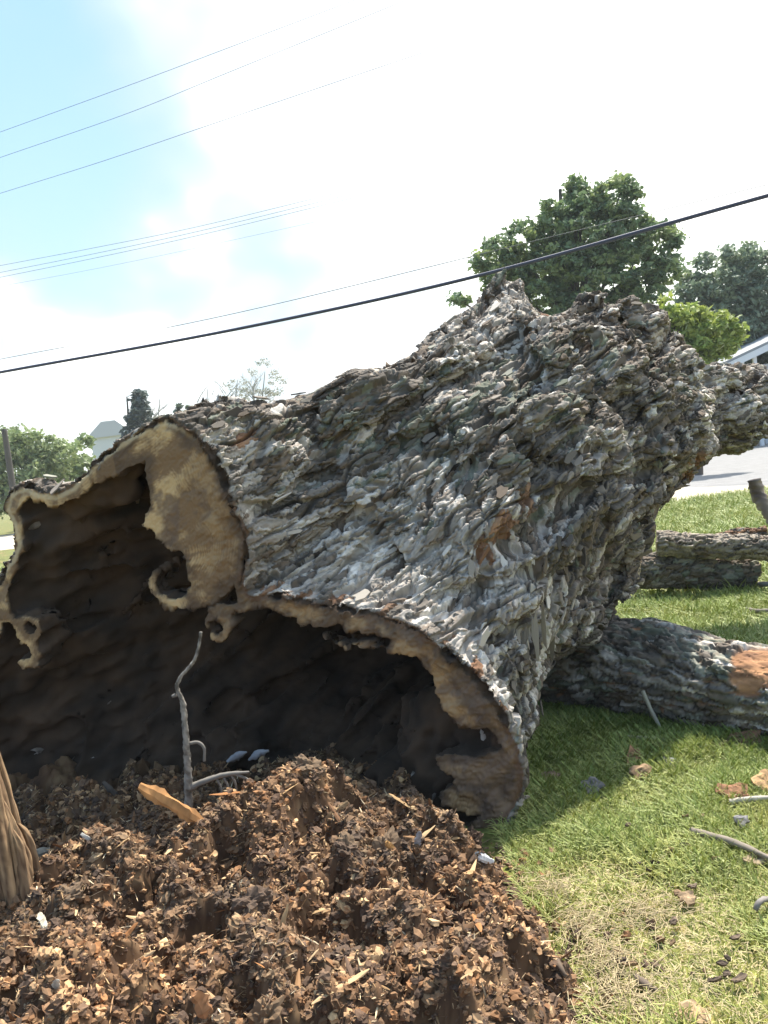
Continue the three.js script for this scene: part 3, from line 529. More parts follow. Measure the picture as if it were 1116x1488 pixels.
  const bigLump = [31, 32, 33].map(sd => { const r = rngOf(sd), g = new THREE.IcosahedronGeometry(1, 6), p = g.attributes.position, q = V(0, 0, 0), o = r() * 40; for (let i = 0; i < p.count; i++) { q.fromBufferAttribute(p, i); const k = 1 + 0.7 * ns(q.x * 1.5 + o, q.y * 1.5, q.z * 1.5) + 0.35 * ns(q.x * 4 + o, q.y * 4, q.z * 4) + 0.22 * ns(q.x * 9, q.y * 9 + o, q.z * 9) + 0.12 * ns(q.x * 3, q.y * 24, q.z * 24); p.setXYZ(i, q.x * k * 1.4, q.y * k * 0.8, q.z * k); } g.deleteAttribute('uv'); g.computeVertexNormals(); return g; });
  const lumpMats = [[0.13, 0.078, 0.044], [0.19, 0.12, 0.068], [0.09, 0.058, 0.04], [0.15, 0.10, 0.062]].map(c => std(c, 0.97));
  for (let k = 0, tr = 0; k < 46 && tr < 3000; tr++) { const x = -1.8 + rnd() * 2.7, z = -1.55 - rnd() * 1.9, h = mulchH(x, z); if (h < 0.05 || sOf(x, 0, z) > -0.05) continue; const o2 = single('wood_lump', bigLump[k % 3], lumpMats[Math.floor(rnd() * 4)], 'crumbling lump of rotted brown wood half buried in the heap', 'wood lump', 'lumps of rotted wood in the heap'), s = 0.016 + 0.024 * rnd(); o2.scale.setScalar(s); o2.position.set(x, h - s * 0.1, z); o2.rotation.set((rnd() - 0.5) * 1.6, rnd() * 6.3, (rnd() - 0.5) * 1.6); k++; }
  const chipMats = [[0.26, 0.145, 0.07], [0.36, 0.23, 0.115], [0.17, 0.085, 0.04], [0.45, 0.31, 0.17], [0.11, 0.065, 0.042], [0.30, 0.13, 0.045]].map(c => std(c, 0.9));
  for (let k = 0, tries = 0; k < 260 && tries < 9000; tries++) {
    const x = -1.9 + rnd() * 2.9, z = -1.5 - rnd() * 2.1, h = mulchH(x, z); if (h < 0.02) continue;
    const o2 = single('wood_chip', shards[Math.floor(rnd() * 6)], chipMats[Math.floor(rnd() * 6)], 'brown splintered chip of rotted wood lying on the heap', 'wood chip', 'wood chips on the rotted heap');
    const s = 0.016 + 0.022 * rnd(); o2.scale.set(s * (1 + 1.4 * rnd()), s * 0.8, s * 0.8); o2.position.set(x, h + 0.006, z); o2.rotation.set((rnd() - 0.5) * 1.5, rnd() * 6.3, (rnd() - 0.5) * 1.5); k++;
  }
  // pieces that stand out
  const onHeap = (px, py) => { let p = null; for (let t = 1.2; t < 4.5; t += 0.01) { const d = ray(px, py), q = camera.position.clone().addScaledVector(d, t / -d.z); if (q.y < mulchH(q.x, q.z)) { p = q; break; } } return p || gnd(px, py, 0.15); };
  const piece = (name, a, b, r, tone, label, cat, seed) => {
    const A = onHeap(...a), B = onHeap(...b), dA = Math.min(-A.z, -B.z), p0 = at(a[0], a[1], dA), p1 = at(b[0], b[1], dA + 0.02), m = p0.clone().lerp(p1, 0.5); m.y += r * 0.5;
    const K = 6, C = 16, pos = [], id = [], col = [], dx = p1.clone().sub(p0), L = dx.length(); dx.normalize(); const up = camera.position.clone().sub(m).normalize(), sd = dx.clone().cross(up).normalize(); up.copy(sd).cross(dx).normalize();
    for (let i = 0; i <= C; i++) for (let j = 0; j < K; j++) { const t = i / C, a = j / K * 6.283, w = Math.pow(Math.sin(Math.PI * clamp(t * 0.9 + 0.06)), 0.45) * (0.85 + 0.55 * ns(t * 3 + seed, j * 1.7, 1) + 0.35 * ns(t * 14, j * 3.1, seed)), u = Math.cos(a) * r * w * 1.05 + r * 0.2 * ns(t * 2, seed, 1), v = Math.sin(a) * r * 0.42 * w, e = (t - 0.5) * L * 1.1 + 0.012 * ns(j * 2.3, seed, 3); const q = m.clone().addScaledVector(dx, e).addScaledVector(sd, u).addScaledVector(up, v + r * 0.35 * ns(t * 2.5 + seed, 5, 5)); pos.push(q.x, q.y, q.z); const b = 0.75 + 0.5 * ns(t * 3, a * 5, seed) + 0.4 * ns(t * 9, a * 14, seed); col.push(tone[0] * b, tone[1] * b, tone[2] * b); if (i < C) { const A2 = i * K + j, B2 = i * K + (j + 1) % K; id.push(A2, B2, A2 + K, B2, B2 + K, A2 + K); } }
    for (let j = 1; j < K - 1; j++) id.push(0, j + 1, j, C * K, C * K + j, C * K + j + 1);
    const g = geoFrom(pos, id, col).toNonIndexed(); g.computeVertexNormals(); return single(name, g, vcol(0.9), label, cat);
  };
  piece('wood_piece', [208, 1150], [292, 1198], 0.028, [0.55, 0.27, 0.10], 'bright orange splintered wood piece on top of the heap', 'wood piece', 3);
  piece('wood_piece', [195, 1232], [168, 1262], 0.012, [0.62, 0.40, 0.18], 'thin yellow tan splinter below the orange wood piece', 'wood piece', 4);
  piece('wood_piece', [610, 1212], [604, 1240], 0.012, [0.42, 0.41, 0.42], 'grey upright sliver beside the right foot of the log', 'wood piece', 5);
  piece('wood_piece', [285, 1452], [312, 1490], 0.022, [0.42, 0.2, 0.09], 'reddish brown wood stick in the heap front', 'wood piece', 6);
  piece('wood_piece', [505, 1170], [470, 1200], 0.016, [0.45, 0.29, 0.15], 'tan splinter on the crest of the heap', 'wood piece', 7);
  piece('wood_piece', [66, 1352], [58, 1330], 0.012, [0.7, 0.62, 0.48], 'pale cream splinter below the upright shard', 'wood piece', 8);
  piece('wood_piece', [84, 1428], [76, 1450], 0.012, [0.7, 0.65, 0.55], 'white splinter low in the heap', 'wood piece', 9);
  piece('wood_piece', [120, 1215], [160, 1240], 0.011, [0.6, 0.57, 0.52], 'pale grey sliver at the mouth of the hollow', 'wood piece', 12);
  piece('wood_piece', [0, 1252], [70, 1238], 0.018, [0.36, 0.32, 0.26], 'grey weathered splinter under the upright shard', 'wood piece', 15);
  piece('wood_piece', [0, 1275], [62, 1262], 0.014, [0.3, 0.26, 0.21], 'dark grey weathered splinter under the upright shard', 'wood piece', 16);
  piece('wood_piece', [152, 1140], [190, 1178], 0.014, [0.12, 0.1, 0.085], 'dark stick poking up beside the orange wood piece', 'wood piece', 17);
  piece('paper_scrap', [690, 1246], [716, 1254], 0.016, [0.75, 0.75, 0.78], 'small white scrap beside the foot of the log', 'scrap', 10);
  piece('wood_lump', [560, 1256], [552, 1262], 0.014, [0.6, 0.46, 0.34], 'rounded tan lump on the heap', 'wood lump', 11);
  piece('wood_lump', [562, 1226], [572, 1240], 0.012, [0.65, 0.36, 0.13], 'small orange lump on the heap', 'wood lump', 13);

  // upright shard of rotted wood
  {
    const b0 = at(4, 1248, 2.72), t = thing('wood_shard', 'tall upright tan shard of splintered rotted wood standing in the heap', 'wood shard', b0.toArray()), r2 = rngOf(640), sm = vcol(0.92);
    for (let k = 0; k < 30; k++) {
      const row = k % 3, u = (Math.floor(k / 3) / 9 - 0.5) + 0.05 * (r2() - 0.5), x = u * 0.17 - 0.015, z = (row - 1) * 0.035 + 0.02 * (r2() - 0.5), env = 0.66 * Math.exp(-Math.pow((u + 0.02) / 0.36, 2) * 0.9) * (0.72 + 0.3 * r2()) + 0.03, w = 0.009 + 0.011 * r2();
      const base = 0.55 + 0.5 * r2(), g = rod([V(x * 1.15, -0.16, z), V(x + 0.012 * (r2() - 0.5), env * 0.45, z + 0.012 * (r2() - 0.5)), V(x * 0.7 + 0.02 * (r2() - 0.5), env, z * 0.7)], [w * 1.2, w * 1.1, w, w * 0.8, w * 0.25], { seg: 16, n: 60, tf: 4.5, rough: 0.5, bark: 0.8, seed: k * 1.7 + 1, color: (p, tt, a) => { const q = clamp(0.5 + 0.8 * ns(a * 2.2, tt * 3, k) + 0.5 * ns(p.x * 160, p.y * 30, p.z * 160)) * base; return [lerp(0.10, 0.42, q), lerp(0.055, 0.285, q), lerp(0.03, 0.16, q)]; } });
      mesh('splinter', g, sm, t);
    }
  }
  // twig standing in the mouth of the hollow
  {
    const b = at(272, 1152, 3.12), t = thing('standing_twig', 'grey bent twig standing upright in the mouth of the hollow', 'twig', b.toArray()), L = (x, y, z = 3.12) => at(x, y, z).sub(b), m = std([0.17, 0.155, 0.14], 0.9), tc = p => { const q = clamp(0.5 + ns(p.x * 60, p.y * 30, p.z * 60) + 0.5 * ns(p.x * 150, p.y * 90, p.z * 150)); return [lerp(0.07, 0.30, q), lerp(0.06, 0.275, q), lerp(0.05, 0.245, q)]; }, tm = vcol(0.9);
    mesh('stem', rod([L(274, 1175), L(273, 1120), L(270, 1070), L(265, 1020), L(257, 998), L(264, 982), L(281, 962), L(289, 938), L(292, 918)], [0.016, 0.0145, 0.013, 0.0115, 0.010, 0.007, 0.0055, 0.005], { n: 110, seg: 10, rough: 0.45, seed: 3, bark: 0.35, color: tc }), tm, t);
    mesh('side_twig', rod([L(276, 1080), L(288, 1079), L(296, 1086), L(297, 1106)], [0.007, 0.006, 0.005], { rough: 0.2, seed: 5 }), m, t);
    mesh('side_twig', rod([L(256, 1010), L(250, 1012)], [0.008, 0.006], { n: 6, seed: 6 }), m, t);
    mesh('side_twig', rod([L(270, 1147), L(300, 1134), L(330, 1125), L(362, 1122)], [0.014, 0.011, 0.009, 0.005], { n: 30, rough: 0.3, seed: 7 }), m, t);
    mesh('side_twig', rod([L(340, 1124), L(362, 1134), L(378, 1150)], [0.006, 0.004], { seed: 8 }), m, t);
    for (const [x, y] of [[315, 1132], [325, 1130], [336, 1126]]) mesh('side_twig', rod([L(x, y), L(x + 6, y + 12), L(x + 8, y + 26)], [0.005, 0.003], { n: 8, seed: x }), m, t);
  }
  // pale scraps lying deep in the hollow
  for (const [x, y, l] of [[344, 1098, 'pale blue grey scrap lying in the dark hollow beside the twig'], [376, 1096, 'small folded pale scrap behind the twig in the hollow']]) {
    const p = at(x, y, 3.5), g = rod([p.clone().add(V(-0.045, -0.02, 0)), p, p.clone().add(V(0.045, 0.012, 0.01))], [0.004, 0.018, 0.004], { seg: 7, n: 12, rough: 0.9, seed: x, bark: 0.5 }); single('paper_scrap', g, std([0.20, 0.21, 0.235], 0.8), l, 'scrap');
  }
}

// ------------------------------------------------------------------ other logs and limbs on the lawn
function barkLog(name, label, boneList, opt) {
  const bs = boneList.map(([A, B, ra, rb]) => ({ A, B, ra, rb, d: B.clone().sub(A), l2: B.distanceToSquared(A) })), lo = V(9e9, 9e9, 9e9), hi = lo.clone().negate();
  for (const b of bs) for (const [p, r] of [[b.A, b.ra], [b.B, b.rb]]) { lo.min(p.clone().subScalar(r + 0.1)); hi.max(p.clone().addScalar(r + 0.1)); }
  const f = (x, y, z) => { let d = 9; for (const b of bs) { const wx = x - b.A.x, wy = y - b.A.y, wz = z - b.A.z, t0 = (wx * b.d.x + wy * b.d.y + wz * b.d.z) / b.l2, t = clamp(t0), l = Math.sqrt(b.l2); const rad = Math.hypot(wx - b.d.x * t0, wy - b.d.y * t0, wz - b.d.z * t0) - lerp(b.ra, b.rb, t), end = Math.max(-t0, t0 - 1) * l; d = smin(d, Math.max(rad, end), 0.04); } return d + 0.03 * ns(x * 4, y * 4, z * 4) + 0.012 * ns(x * 11, y * 11, z * 11); };
  const M = surfaceNets(f, lo.toArray(), hi.toArray(), opt.cell || 0.018), nor = Array.from(normalsOf(M.pos, M.idx)); subdivide(M, () => true, [{ a: nor, k: 3 }]);
  const grain = () => { const d = bs[0].d.clone().normalize(); return [d.x, d.y, d.z]; };
  const bk = makeBark(M.pos, nor, () => true, grain, opt.kind, { spacing: opt.spacing || 0.04, stretch: opt.stretch || 2.4, seed: opt.seed, tries: 30000 });
  const n = M.pos.length / 3, pos = new Float32Array(M.pos), col = new Float32Array(n * 3), d0 = bs[0].d.clone().normalize();
  const tri = [[], []], end = new Uint8Array(n);
  for (let i = 0; i < n; i++) {
    const x = M.pos[i * 3], y = M.pos[i * 3 + 1], z = M.pos[i * 3 + 2], e = Math.abs(nor[i * 3] * d0.x + nor[i * 3 + 1] * d0.y + nor[i * 3 + 2] * d0.z) > 0.8, pl = opt.peel ? opt.peel(x, y, z) : 0, b = bk.evalAt(x, y, z); end[i] = e;
    const h = e ? 0 : b.h * (1 - 0.75 * pl) - 0.012 * pl; for (let k = 0; k < 3; k++) pos[i * 3 + k] += nor[i * 3 + k] * h;
    const q = clamp(0.45 + 0.8 * fbm(x * 6, y * 34, z * 6, 3)), pc = [lerp(0.16, 0.46, q), lerp(0.08, 0.24, q), lerp(0.045, 0.12, q)], ec = [0.34, 0.24, 0.14];
    for (let k = 0; k < 3; k++) col[i * 3 + k] = e ? ec[k] * (0.8 + 0.4 * q) : lerp(b.c[k], pc[k], pl);
  }
  const nn = normalsOf(pos, M.idx), t = thing(name, label, 'log'); if (opt.group) t.userData.group = opt.group;
  for (let i = 0; i < M.idx.length; i += 3) { const e = end[M.idx[i]] + end[M.idx[i + 1]] + end[M.idx[i + 2]] >= 2 ? 1 : 0; tri[e].push(M.idx[i], M.idx[i + 1], M.idx[i + 2]); }
  ['bark', 'cut_face'].forEach((nm, k) => { const map = new Map(), ii = new Uint32Array(tri[k].length), p = [], c = [], no = []; tri[k].forEach((v, q) => { let w = map.get(v); if (w === undefined) { w = map.size; map.set(v, w); for (let e = 0; e < 3; e++) { p.push(pos[v * 3 + e]); c.push(col[v * 3 + e]); no.push(nn[v * 3 + e]); } } ii[q] = w; }); if (p.length) mesh(nm, geoFrom(new Float32Array(p), ii, new Float32Array(c), new Float32Array(no)), k ? woodMat : barkMat, t); });
  return t;
}
{
  const L = gnd(800, 1020), R = gnd(1230, 1085); L.y = 0.28; R.y = 0.19;
  const peelC = [[1060, 915, 0.12], [1095, 945, 0.13], [1085, 985, 0.10], [1125, 960, 0.15], [1010, 905, 0.07]].map(([x, y, r]) => { const d = ray(x, y); let q; for (let t = 3; t < 6; t += 0.01) { q = camera.position.clone().addScaledVector(d, t); if (segD(q.x, q.y, q.z, L, R) < 0.24) break; } return [q, r]; });
  barkLog('fallen_log', 'mossy dark log with an orange peeled patch lying behind the hollow log', [[L, R, 0.28, 0.20]], { seed: 21, spacing: 0.03, stretch: 4.5, kind: (x, y, z, rnd) => rnd() < 0.35 ? mossPlate : rnd() < 0.25 ? palePlate : darkPlate, peel: (x, y, z) => { let m = 0; for (const [p, r] of peelC) m = Math.max(m, 1 - Math.hypot(x - p.x, y - p.y, z - p.z) / r); const sN = ns(x * 5, y * 40, z * 5) * 0.5 + ns(x * 16, y * 60, z * 16) * 0.3; return sst(0.12, 0.2, m * 0.8 + 0.45 * sN); } });
  const a = gnd(940, 812), b = gnd(1190, 838); a.y = b.y = 0.17;
  const a2 = a.clone(), b2 = b.clone(); 
  barkLog('fallen_limb', 'bare grey brown limb lying across the lawn on a darker log', [[at(955, 790, 7.2), at(1180, 800, 6.9), 0.10, 0.10]], { seed: 31, spacing: 0.03, stretch: 4, kind: (x, y, z, r) => r() < 0.6 ? [[0.33, 0.28, 0.23], [0.28, 0.24, 0.2]] : darkPlate });
  barkLog('fallen_log', 'dark thick log lying in the grass under the bare limb', [[at(925, 828, 7.3), at(1095, 830, 7.2), 0.16, 0.15]], { seed: 32, spacing: 0.045, stretch: 2.6, kind: (x, y, z, r) => r() < 0.3 ? mossPlate : darkPlate });
  barkLog('fallen_limb', 'short broken brown limb lying behind the bare limb', [[at(1040, 779, 7.6), at(1112, 774, 7.6), 0.045, 0.05]], { seed: 33, cell: 0.014, spacing: 0.03, kind: (x, y, z, r) => r() < 0.5 ? rustPlate : darkPlate });
  const bt = [[0.12, 0.085, 0.07], [0.34, 0.28, 0.24]];
  single('upright_branch', rod([at(1096, 697, 6.2), at(1101, 716, 6.2), at(1116, 745, 6.1), at(1140, 800, 6.0), at(1160, 850, 5.9)], [0.046, 0.05, 0.036, 0.038, 0.042, 0.045], { seg: 12, n: 60, rough: 0.5, seed: 9, bark: 0.3, color: (p, t) => { const q = clamp(0.5 + ns(p.x * 14, p.y * 6, p.z * 14)); return bt[0].map((c, i) => lerp(c, bt[1][i], q)); } }), vcol(0.85), 'bare knobbed branch sticking up from the lawn', 'branch');
  // sticks
  const stick = (pts, r, tone, label, group) => single('stick', rod(pts, [r, r * 1.1, r * 0.7], { n: 16, rough: 0.35, seed: pts[0].x * 9 }), std(tone, 0.9), label, 'stick', group);
  stick([at(934, 1004, 4.05), gnd(950, 1040, 0.12), gnd(966, 1068, 0.02)], 0.009, [0.36, 0.33, 0.27], 'thin pale stick leaning on the mossy log');
  stick([gnd(900, 1070, 0.06), gnd(950, 1073, 0.06), gnd(1000, 1080, 0.05)], 0.008, [0.3, 0.28, 0.18], 'thin stick lying in the grass before the mossy log');
  stick([gnd(1004, 1206, 0.04), gnd(1070, 1226, 0.05), gnd(1125, 1250, 0.04)], 0.012, [0.2, 0.17, 0.14], 'long dark stick lying in the sunny grass');
  stick([gnd(1060, 1165, 0.045), gnd(1090, 1161, 0.05), gnd(1125, 1158, 0.045)], 0.010, [0.36, 0.33, 0.29], 'pale grey stick beside the bark chunk in grass');
  stick([gnd(1100, 848, 0.06), gnd(1112, 849, 0.1), gnd(1180, 846, 0.1)], 0.02, [0.2, 0.18, 0.16], 'dark twig in the grass before the far limbs');
  stick([gnd(1085, 885, 0.04), gnd(1110, 888, 0.08), gnd(1170, 884, 0.1)], 0.015, [0.16, 0.14, 0.12], 'crooked dark twig in the grass behind the mossy log');
  stick([gnd(925, 1420, 0.02), gnd(940, 1432, 0.03), gnd(955, 1440, 0.02)], 0.01, [0.12, 0.09, 0.07], 'short black stick on the dry straw');
  stick([gnd(806, 1392, 0.06), gnd(814, 1405, 0.08), gnd(822, 1420, 0.06)], 0.009, [0.1, 0.07, 0.05], 'short dark stick on the edge of the heap');
  stick([gnd(1098, 1322, 0.05), gnd(1102, 1312, 0.07), gnd(1120, 1305, 0.04)], 0.008, [0.2, 0.18, 0.17], 'crooked grey twig in the sunny grass');
  // bark chunks on the grass
  const rnd = rngOf(91);
  const chunk = (px, py, w, h, tone, label, group) => {
    const p = gnd(px, py, py < 1200 ? 0.055 : 0.03), A = 14, R = 5, pos = [], idx = [], col = [], o = rnd() * 50, ring = Array.from({ length: A }, () => 0.62 + 0.5 * rnd());
    const put = (x, z, top) => { const n = ns(x * 30 + o, z * 55, o), n2 = ns(x * 90, z * 140 + o, 3), edge = 1 - Math.hypot(x / w, z / h); pos.push(x, (top ? 0.004 + 0.007 * n + 0.004 * n2 : -0.004 + 0.004 * n) + 0.012 * ns(x * 16 + o, z * 16, 1), z); const b = 0.62 + 0.55 * n + 0.5 * n2; col.push(tone[0] * b, tone[1] * b, tone[2] * b); };
    for (const top of [0, 1]) for (let r = 0; r <= R; r++) for (let i = 0; i < A; i++) { const a = i / A * 6.283, q = r / R * lerp(1, ring[i], r / R); put(Math.cos(a) * w * q, Math.sin(a) * h * q, top); }
    const N = (R + 1) * A; for (const top of [0, 1]) for (let r = 0; r < R; r++) for (let i = 0; i < A; i++) { const a = top * N + r * A + i, b = top * N + r * A + (i + 1) % A; top ? idx.push(a, b, a + A, b, b + A, a + A) : idx.push(a, a + A, b, b, a + A, b + A); }
    for (let i = 0; i < A; i++) { const a = R * A + i, b = R * A + (i + 1) % A; idx.push(a, a + N, b, b, a + N, b + N); }
    const cg = geoFrom(pos, idx, col).toNonIndexed(); cg.computeVertexNormals(); const o2 = single('bark_chunk', cg, vcol(0.92), label, 'bark chunk', group); o2.position.copy(p); o2.rotation.set(0.3 * (rnd() + 0.6), rnd() * 1.0 - 0.5, 0.3 * (rnd() - 0.5)); return o2;
  };
  chunk(922, 1103, 0.045, 0.085, [0.36, 0.19, 0.10], 'reddish brown bark chunk standing in tall grass');
  chunk(932, 1122, 0.05, 0.04, [0.34, 0.22, 0.13], 'tan bark chunk in grass below the reddish one');
  chunk(1078, 1075, 0.11, 0.05, [0.30, 0.16, 0.09], 'wide brown bark slab lying before the mossy log');
  chunk(1066, 1150, 0.07, 0.06, [0.30, 0.15, 0.08], 'reddish bark chunk beside the pale grey stick');
  chunk(1112, 1135, 0.05, 0.06, [0.48, 0.30, 0.15], 'orange tan bark slab in the sunny grass');
  chunk(1102, 1248, 0.06, 0.03, [0.5, 0.38, 0.24], 'tan bark strip beside the long dark stick');
  chunk(860, 1142, 0.05, 0.05, [0.2, 0.19, 0.185], 'grey bark chunk at the edge of the log shadow');
  chunk(975, 1106, 0.028, 0.04, [0.3, 0.3, 0.32], 'small pale grey chip in the tall grass');
  chunk(1076, 1192, 0.03, 0.03, [0.26, 0.25, 0.25], 'small grey chip in the sunny grass');
  chunk(800, 1128, 0.05, 0.05, [0.25, 0.17, 0.12], 'brown bark chunk in the shade beside the log foot');
  chunk(1008, 1474, 0.045, 0.04, [0.50, 0.34, 0.2], 'pinkish tan bark chunk low in the dry grass');
  chunk(1000, 1305, 0.03, 0.03, [0.36, 0.25, 0.15], 'small brown chip on the dry patch');
  for (let k = 0; k < 26; k++) chunk(900 + rnd() * 216, 1180 + rnd() * 300, 0.008 + 0.018 * rnd(), 0.005 + 0.008 * rnd(), [[0.10, 0.07, 0.05], [0.28, 0.18, 0.10], [0.17, 0.12, 0.085]][k % 3], 'tiny bark fragment scattered in the dry grass', 'bark fragments in the grass');
}

// ------------------------------------------------------------------ grass
{
  const blade = (bend, w) => { const p = [], idx = [], K = 3; for (let i = 0; i <= K; i++) { const t = i / K, ww = w * (1 - t * 0.85); p.push(-ww, t * (1 - 0.25 * bend * t), bend * t * t, ww, t * (1 - 0.25 * bend * t), bend * t * t + 0.02); if (i < K) { const a = i * 2; idx.push(a, a + 1, a + 2, a + 1, a + 3, a + 2); } } return geoFrom(p, idx); };
  const gm = new THREE.MeshPhysicalMaterial({ color: 0xffffff, roughness: 0.6, transmission: 0.25, thickness: 0, side: THREE.DoubleSide });
  const rnd = rngOf(404), tmp = new THREE.Object3D(), cc = new THREE.Color(), dryC = [[955, 1330, 0.22], [905, 1440, 0.22], [960, 1400, 0.16], [880, 1290, 0.14], [1090, 1470, 0.2], [1050, 1400, 0.12]].map(([x, y, r]) => [gnd(x, y), r]);
  const dryAt = (x, z) => { let m = 0; for (const [p, r] of dryC) m = Math.max(m, Math.exp(-((x - p.x) ** 2 + (z - p.z) ** 2) / (r * r))); return clamp(m * 1.2 + 0.55 * fbm(x * 3.1, z * 3.1, 4, 3) + 0.38 * sst(-4.0, -2.7, z)); };
  const patches = [[0.3, 2.6, -1.7, -4.6, 230000, 1], [0.4, 4.6, -4.6, -7, 90000, 1.15], [-0.5, 10, -7.0, -17.5, 120000, 1.6], [-14, -0.3, -4.8, -20, 50000, 1.9]];
  patches.forEach(([x0, x1, z0, z1, n, sc], pi) => [blade(0.35, 0.045), blade(0.9, 0.04)].forEach((g, gi) => {
    const im = new THREE.InstancedMesh(g, gm, Math.floor(n / 2)); let k = 0, guard = 0;
    while (k < im.count && guard++ < n * 4) {
      const x = x0 + rnd() * (x1 - x0), z = z0 + rnd() * (z1 - z0); if (z > -4.7 && mulchH(x, z) > -0.02) continue;
      if (pi === 2 && gnd(1000, 729).z > z && x > 3) continue;
      const dry = dryAt(x, z), dead = rnd() < dry * 0.85; 
      const tall = 0.55 + 0.45 * clamp(0.5 + ns(x * 2.2, z * 2.2, 8)) + 0.35 * sst(-3.4, -4.0, z), h = (dead ? 0.035 + 0.03 * rnd() : (0.055 + 0.065 * rnd()) * tall) * sc * (1 - 0.35 * dry);
      tmp.position.set(x, -0.004, z); const flatA = dead ? 0.7 + 0.75 * rnd() : 0.5 * rnd() * rnd() + 0.1; tmp.rotation.set(0, rnd() * 6.28, 0); tmp.rotateX(flatA); tmp.scale.set(h * (0.9 + 0.4 * rnd()), h, h); tmp.updateMatrix(); im.setMatrixAt(k, tmp.matrix);
      const v = 0.8 + 0.4 * rnd(), y = (rnd() * 0.7 + 0.3 * clamp(dry * 1.5)) * (0.6 + 0.4 * clamp(0.5 + 1.2 * ns(x * 1.7, z * 1.7, 12) + 0.8 * dry)); dead ? cc.setRGB(0.56 * v, 0.455 * v, 0.25 * v) : cc.setRGB(lerp(0.19, 0.42, y) * v, lerp(0.27, 0.40, y) * v, lerp(0.055, 0.11, y) * v); im.setColorAt(k, cc); k++;
    }
    im.count = k; im.name = numbered('grass'); im.castShadow = im.receiveShadow = true; im.userData = { kind: 'stuff', label: 'green and straw coloured lawn grass', category: 'grass' }; scene.add(im);
  }));
}

{
  const rnd = rngOf(808), n = 1700, im = new THREE.InstancedMesh(new THREE.CylinderGeometry(0.5, 0.35, 1, 4, 1), std([1, 1, 1], 0.8), n), tmp = new THREE.Object3D(), cc = new THREE.Color(), C = [[800, 1300, 0.07], [885, 1400, 0.08], [905, 1450, 0.08], [915, 1488, 0.1], [945, 1330, 0.10], [850, 1350, 0.08], [960, 1480, 0.2], [1050, 1400, 0.4]].map(([x, y, r]) => [gnd(x, y), r]), gs = () => rnd() + rnd() + rnd() - 1.5; let k = 0;
  while (k < n) { const [p, r] = C[Math.floor(rnd() * C.length)], x = p.x + gs() * r * 1.2, z = p.z + gs() * r * 1.2; if (mulchH(x, z) > 0.02) continue; tmp.position.set(x, 0.012 + 0.03 * rnd(), z); tmp.rotation.set(0, rnd() * 6.28, 0); tmp.rotateZ(1.2 + 0.5 * rnd()); tmp.scale.set(0.0022, 0.02 + 0.05 * rnd(), 0.0022); tmp.updateMatrix(); im.setMatrixAt(k, tmp.matrix); const v = 0.7 + 0.5 * rnd(); cc.setRGB(0.46 * v, 0.37 * v, 0.22 * v); im.setColorAt(k, cc); k++; }
  im.name = 'dry_straw'; im.castShadow = im.receiveShadow = true; im.userData = { kind: 'stuff', label: 'dry straw and thatch along the edge of the rotted wood', category: 'straw' }; scene.add(im);
}

// ------------------------------------------------------------------ trees
const leafMat = new THREE.MeshPhysicalMaterial({ vertexColors: true, roughness: 0.75, transmission: 0.5, thickness: 0, side: THREE.DoubleSide });
function crown(blobs, n, size, tones, seed, clumpR) {
  const rnd = rngOf(seed), pos = [], idx = [], col = [], gs = () => (rnd() + rnd() + rnd() - 1.5) / 1.5; let tot = 0; for (const b of blobs) tot += b[1] ** 2;
  for (const [c, r, tone] of blobs) {
    const nc = Math.max(6, Math.round(n * r * r / tot / 42));
    for (let k = 0; k < nc; k++) {
      const th = rnd() * 6.283, cz = rnd() * 2 - 1, rad = r * (0.45 + 0.6 * Math.pow(rnd(), 0.6)), sr = Math.sqrt(1 - cz * cz), q = V(c.x + Math.cos(th) * sr * rad, c.y + cz * rad * 0.95, c.z + Math.sin(th) * sr * rad), t = tones[tone !== undefined && rnd() < 0.75 ? tone : Math.floor(rnd() * tones.length)], R = clumpR * (0.6 + 0.8 * rnd());
      for (let l = 0; l < 42; l++) {
        const p = V(q.x + gs() * R, q.y + gs() * R * 0.7, q.z + gs() * R), s = size * (0.6 + 0.7 * rnd()), u = V(gs(), gs() * 0.7, gs()).normalize(), w = V(gs(), gs(), gs()).cross(u).normalize(), b = pos.length / 3, v = 0.75 + 0.5 * rnd();
        for (const [i, j] of [[-1, 0], [0, -0.5], [1, 0], [0, 0.5]]) { pos.push(p.x + (u.x * i + w.x * j) * s, p.y + (u.y * i + w.y * j) * s + (i === 0 ? 0.1 * s : 0), p.z + (u.z * i + w.z * j) * s); col.push(t[0] * v, t[1] * v, t[2] * v); }
        idx.push(b, b + 1, b + 2, b, b + 2, b + 3);
      }
    }
  }
  return geoFrom(pos, idx, col);
}
const trunkMat = std([0.11, 0.09, 0.075], 0.95);
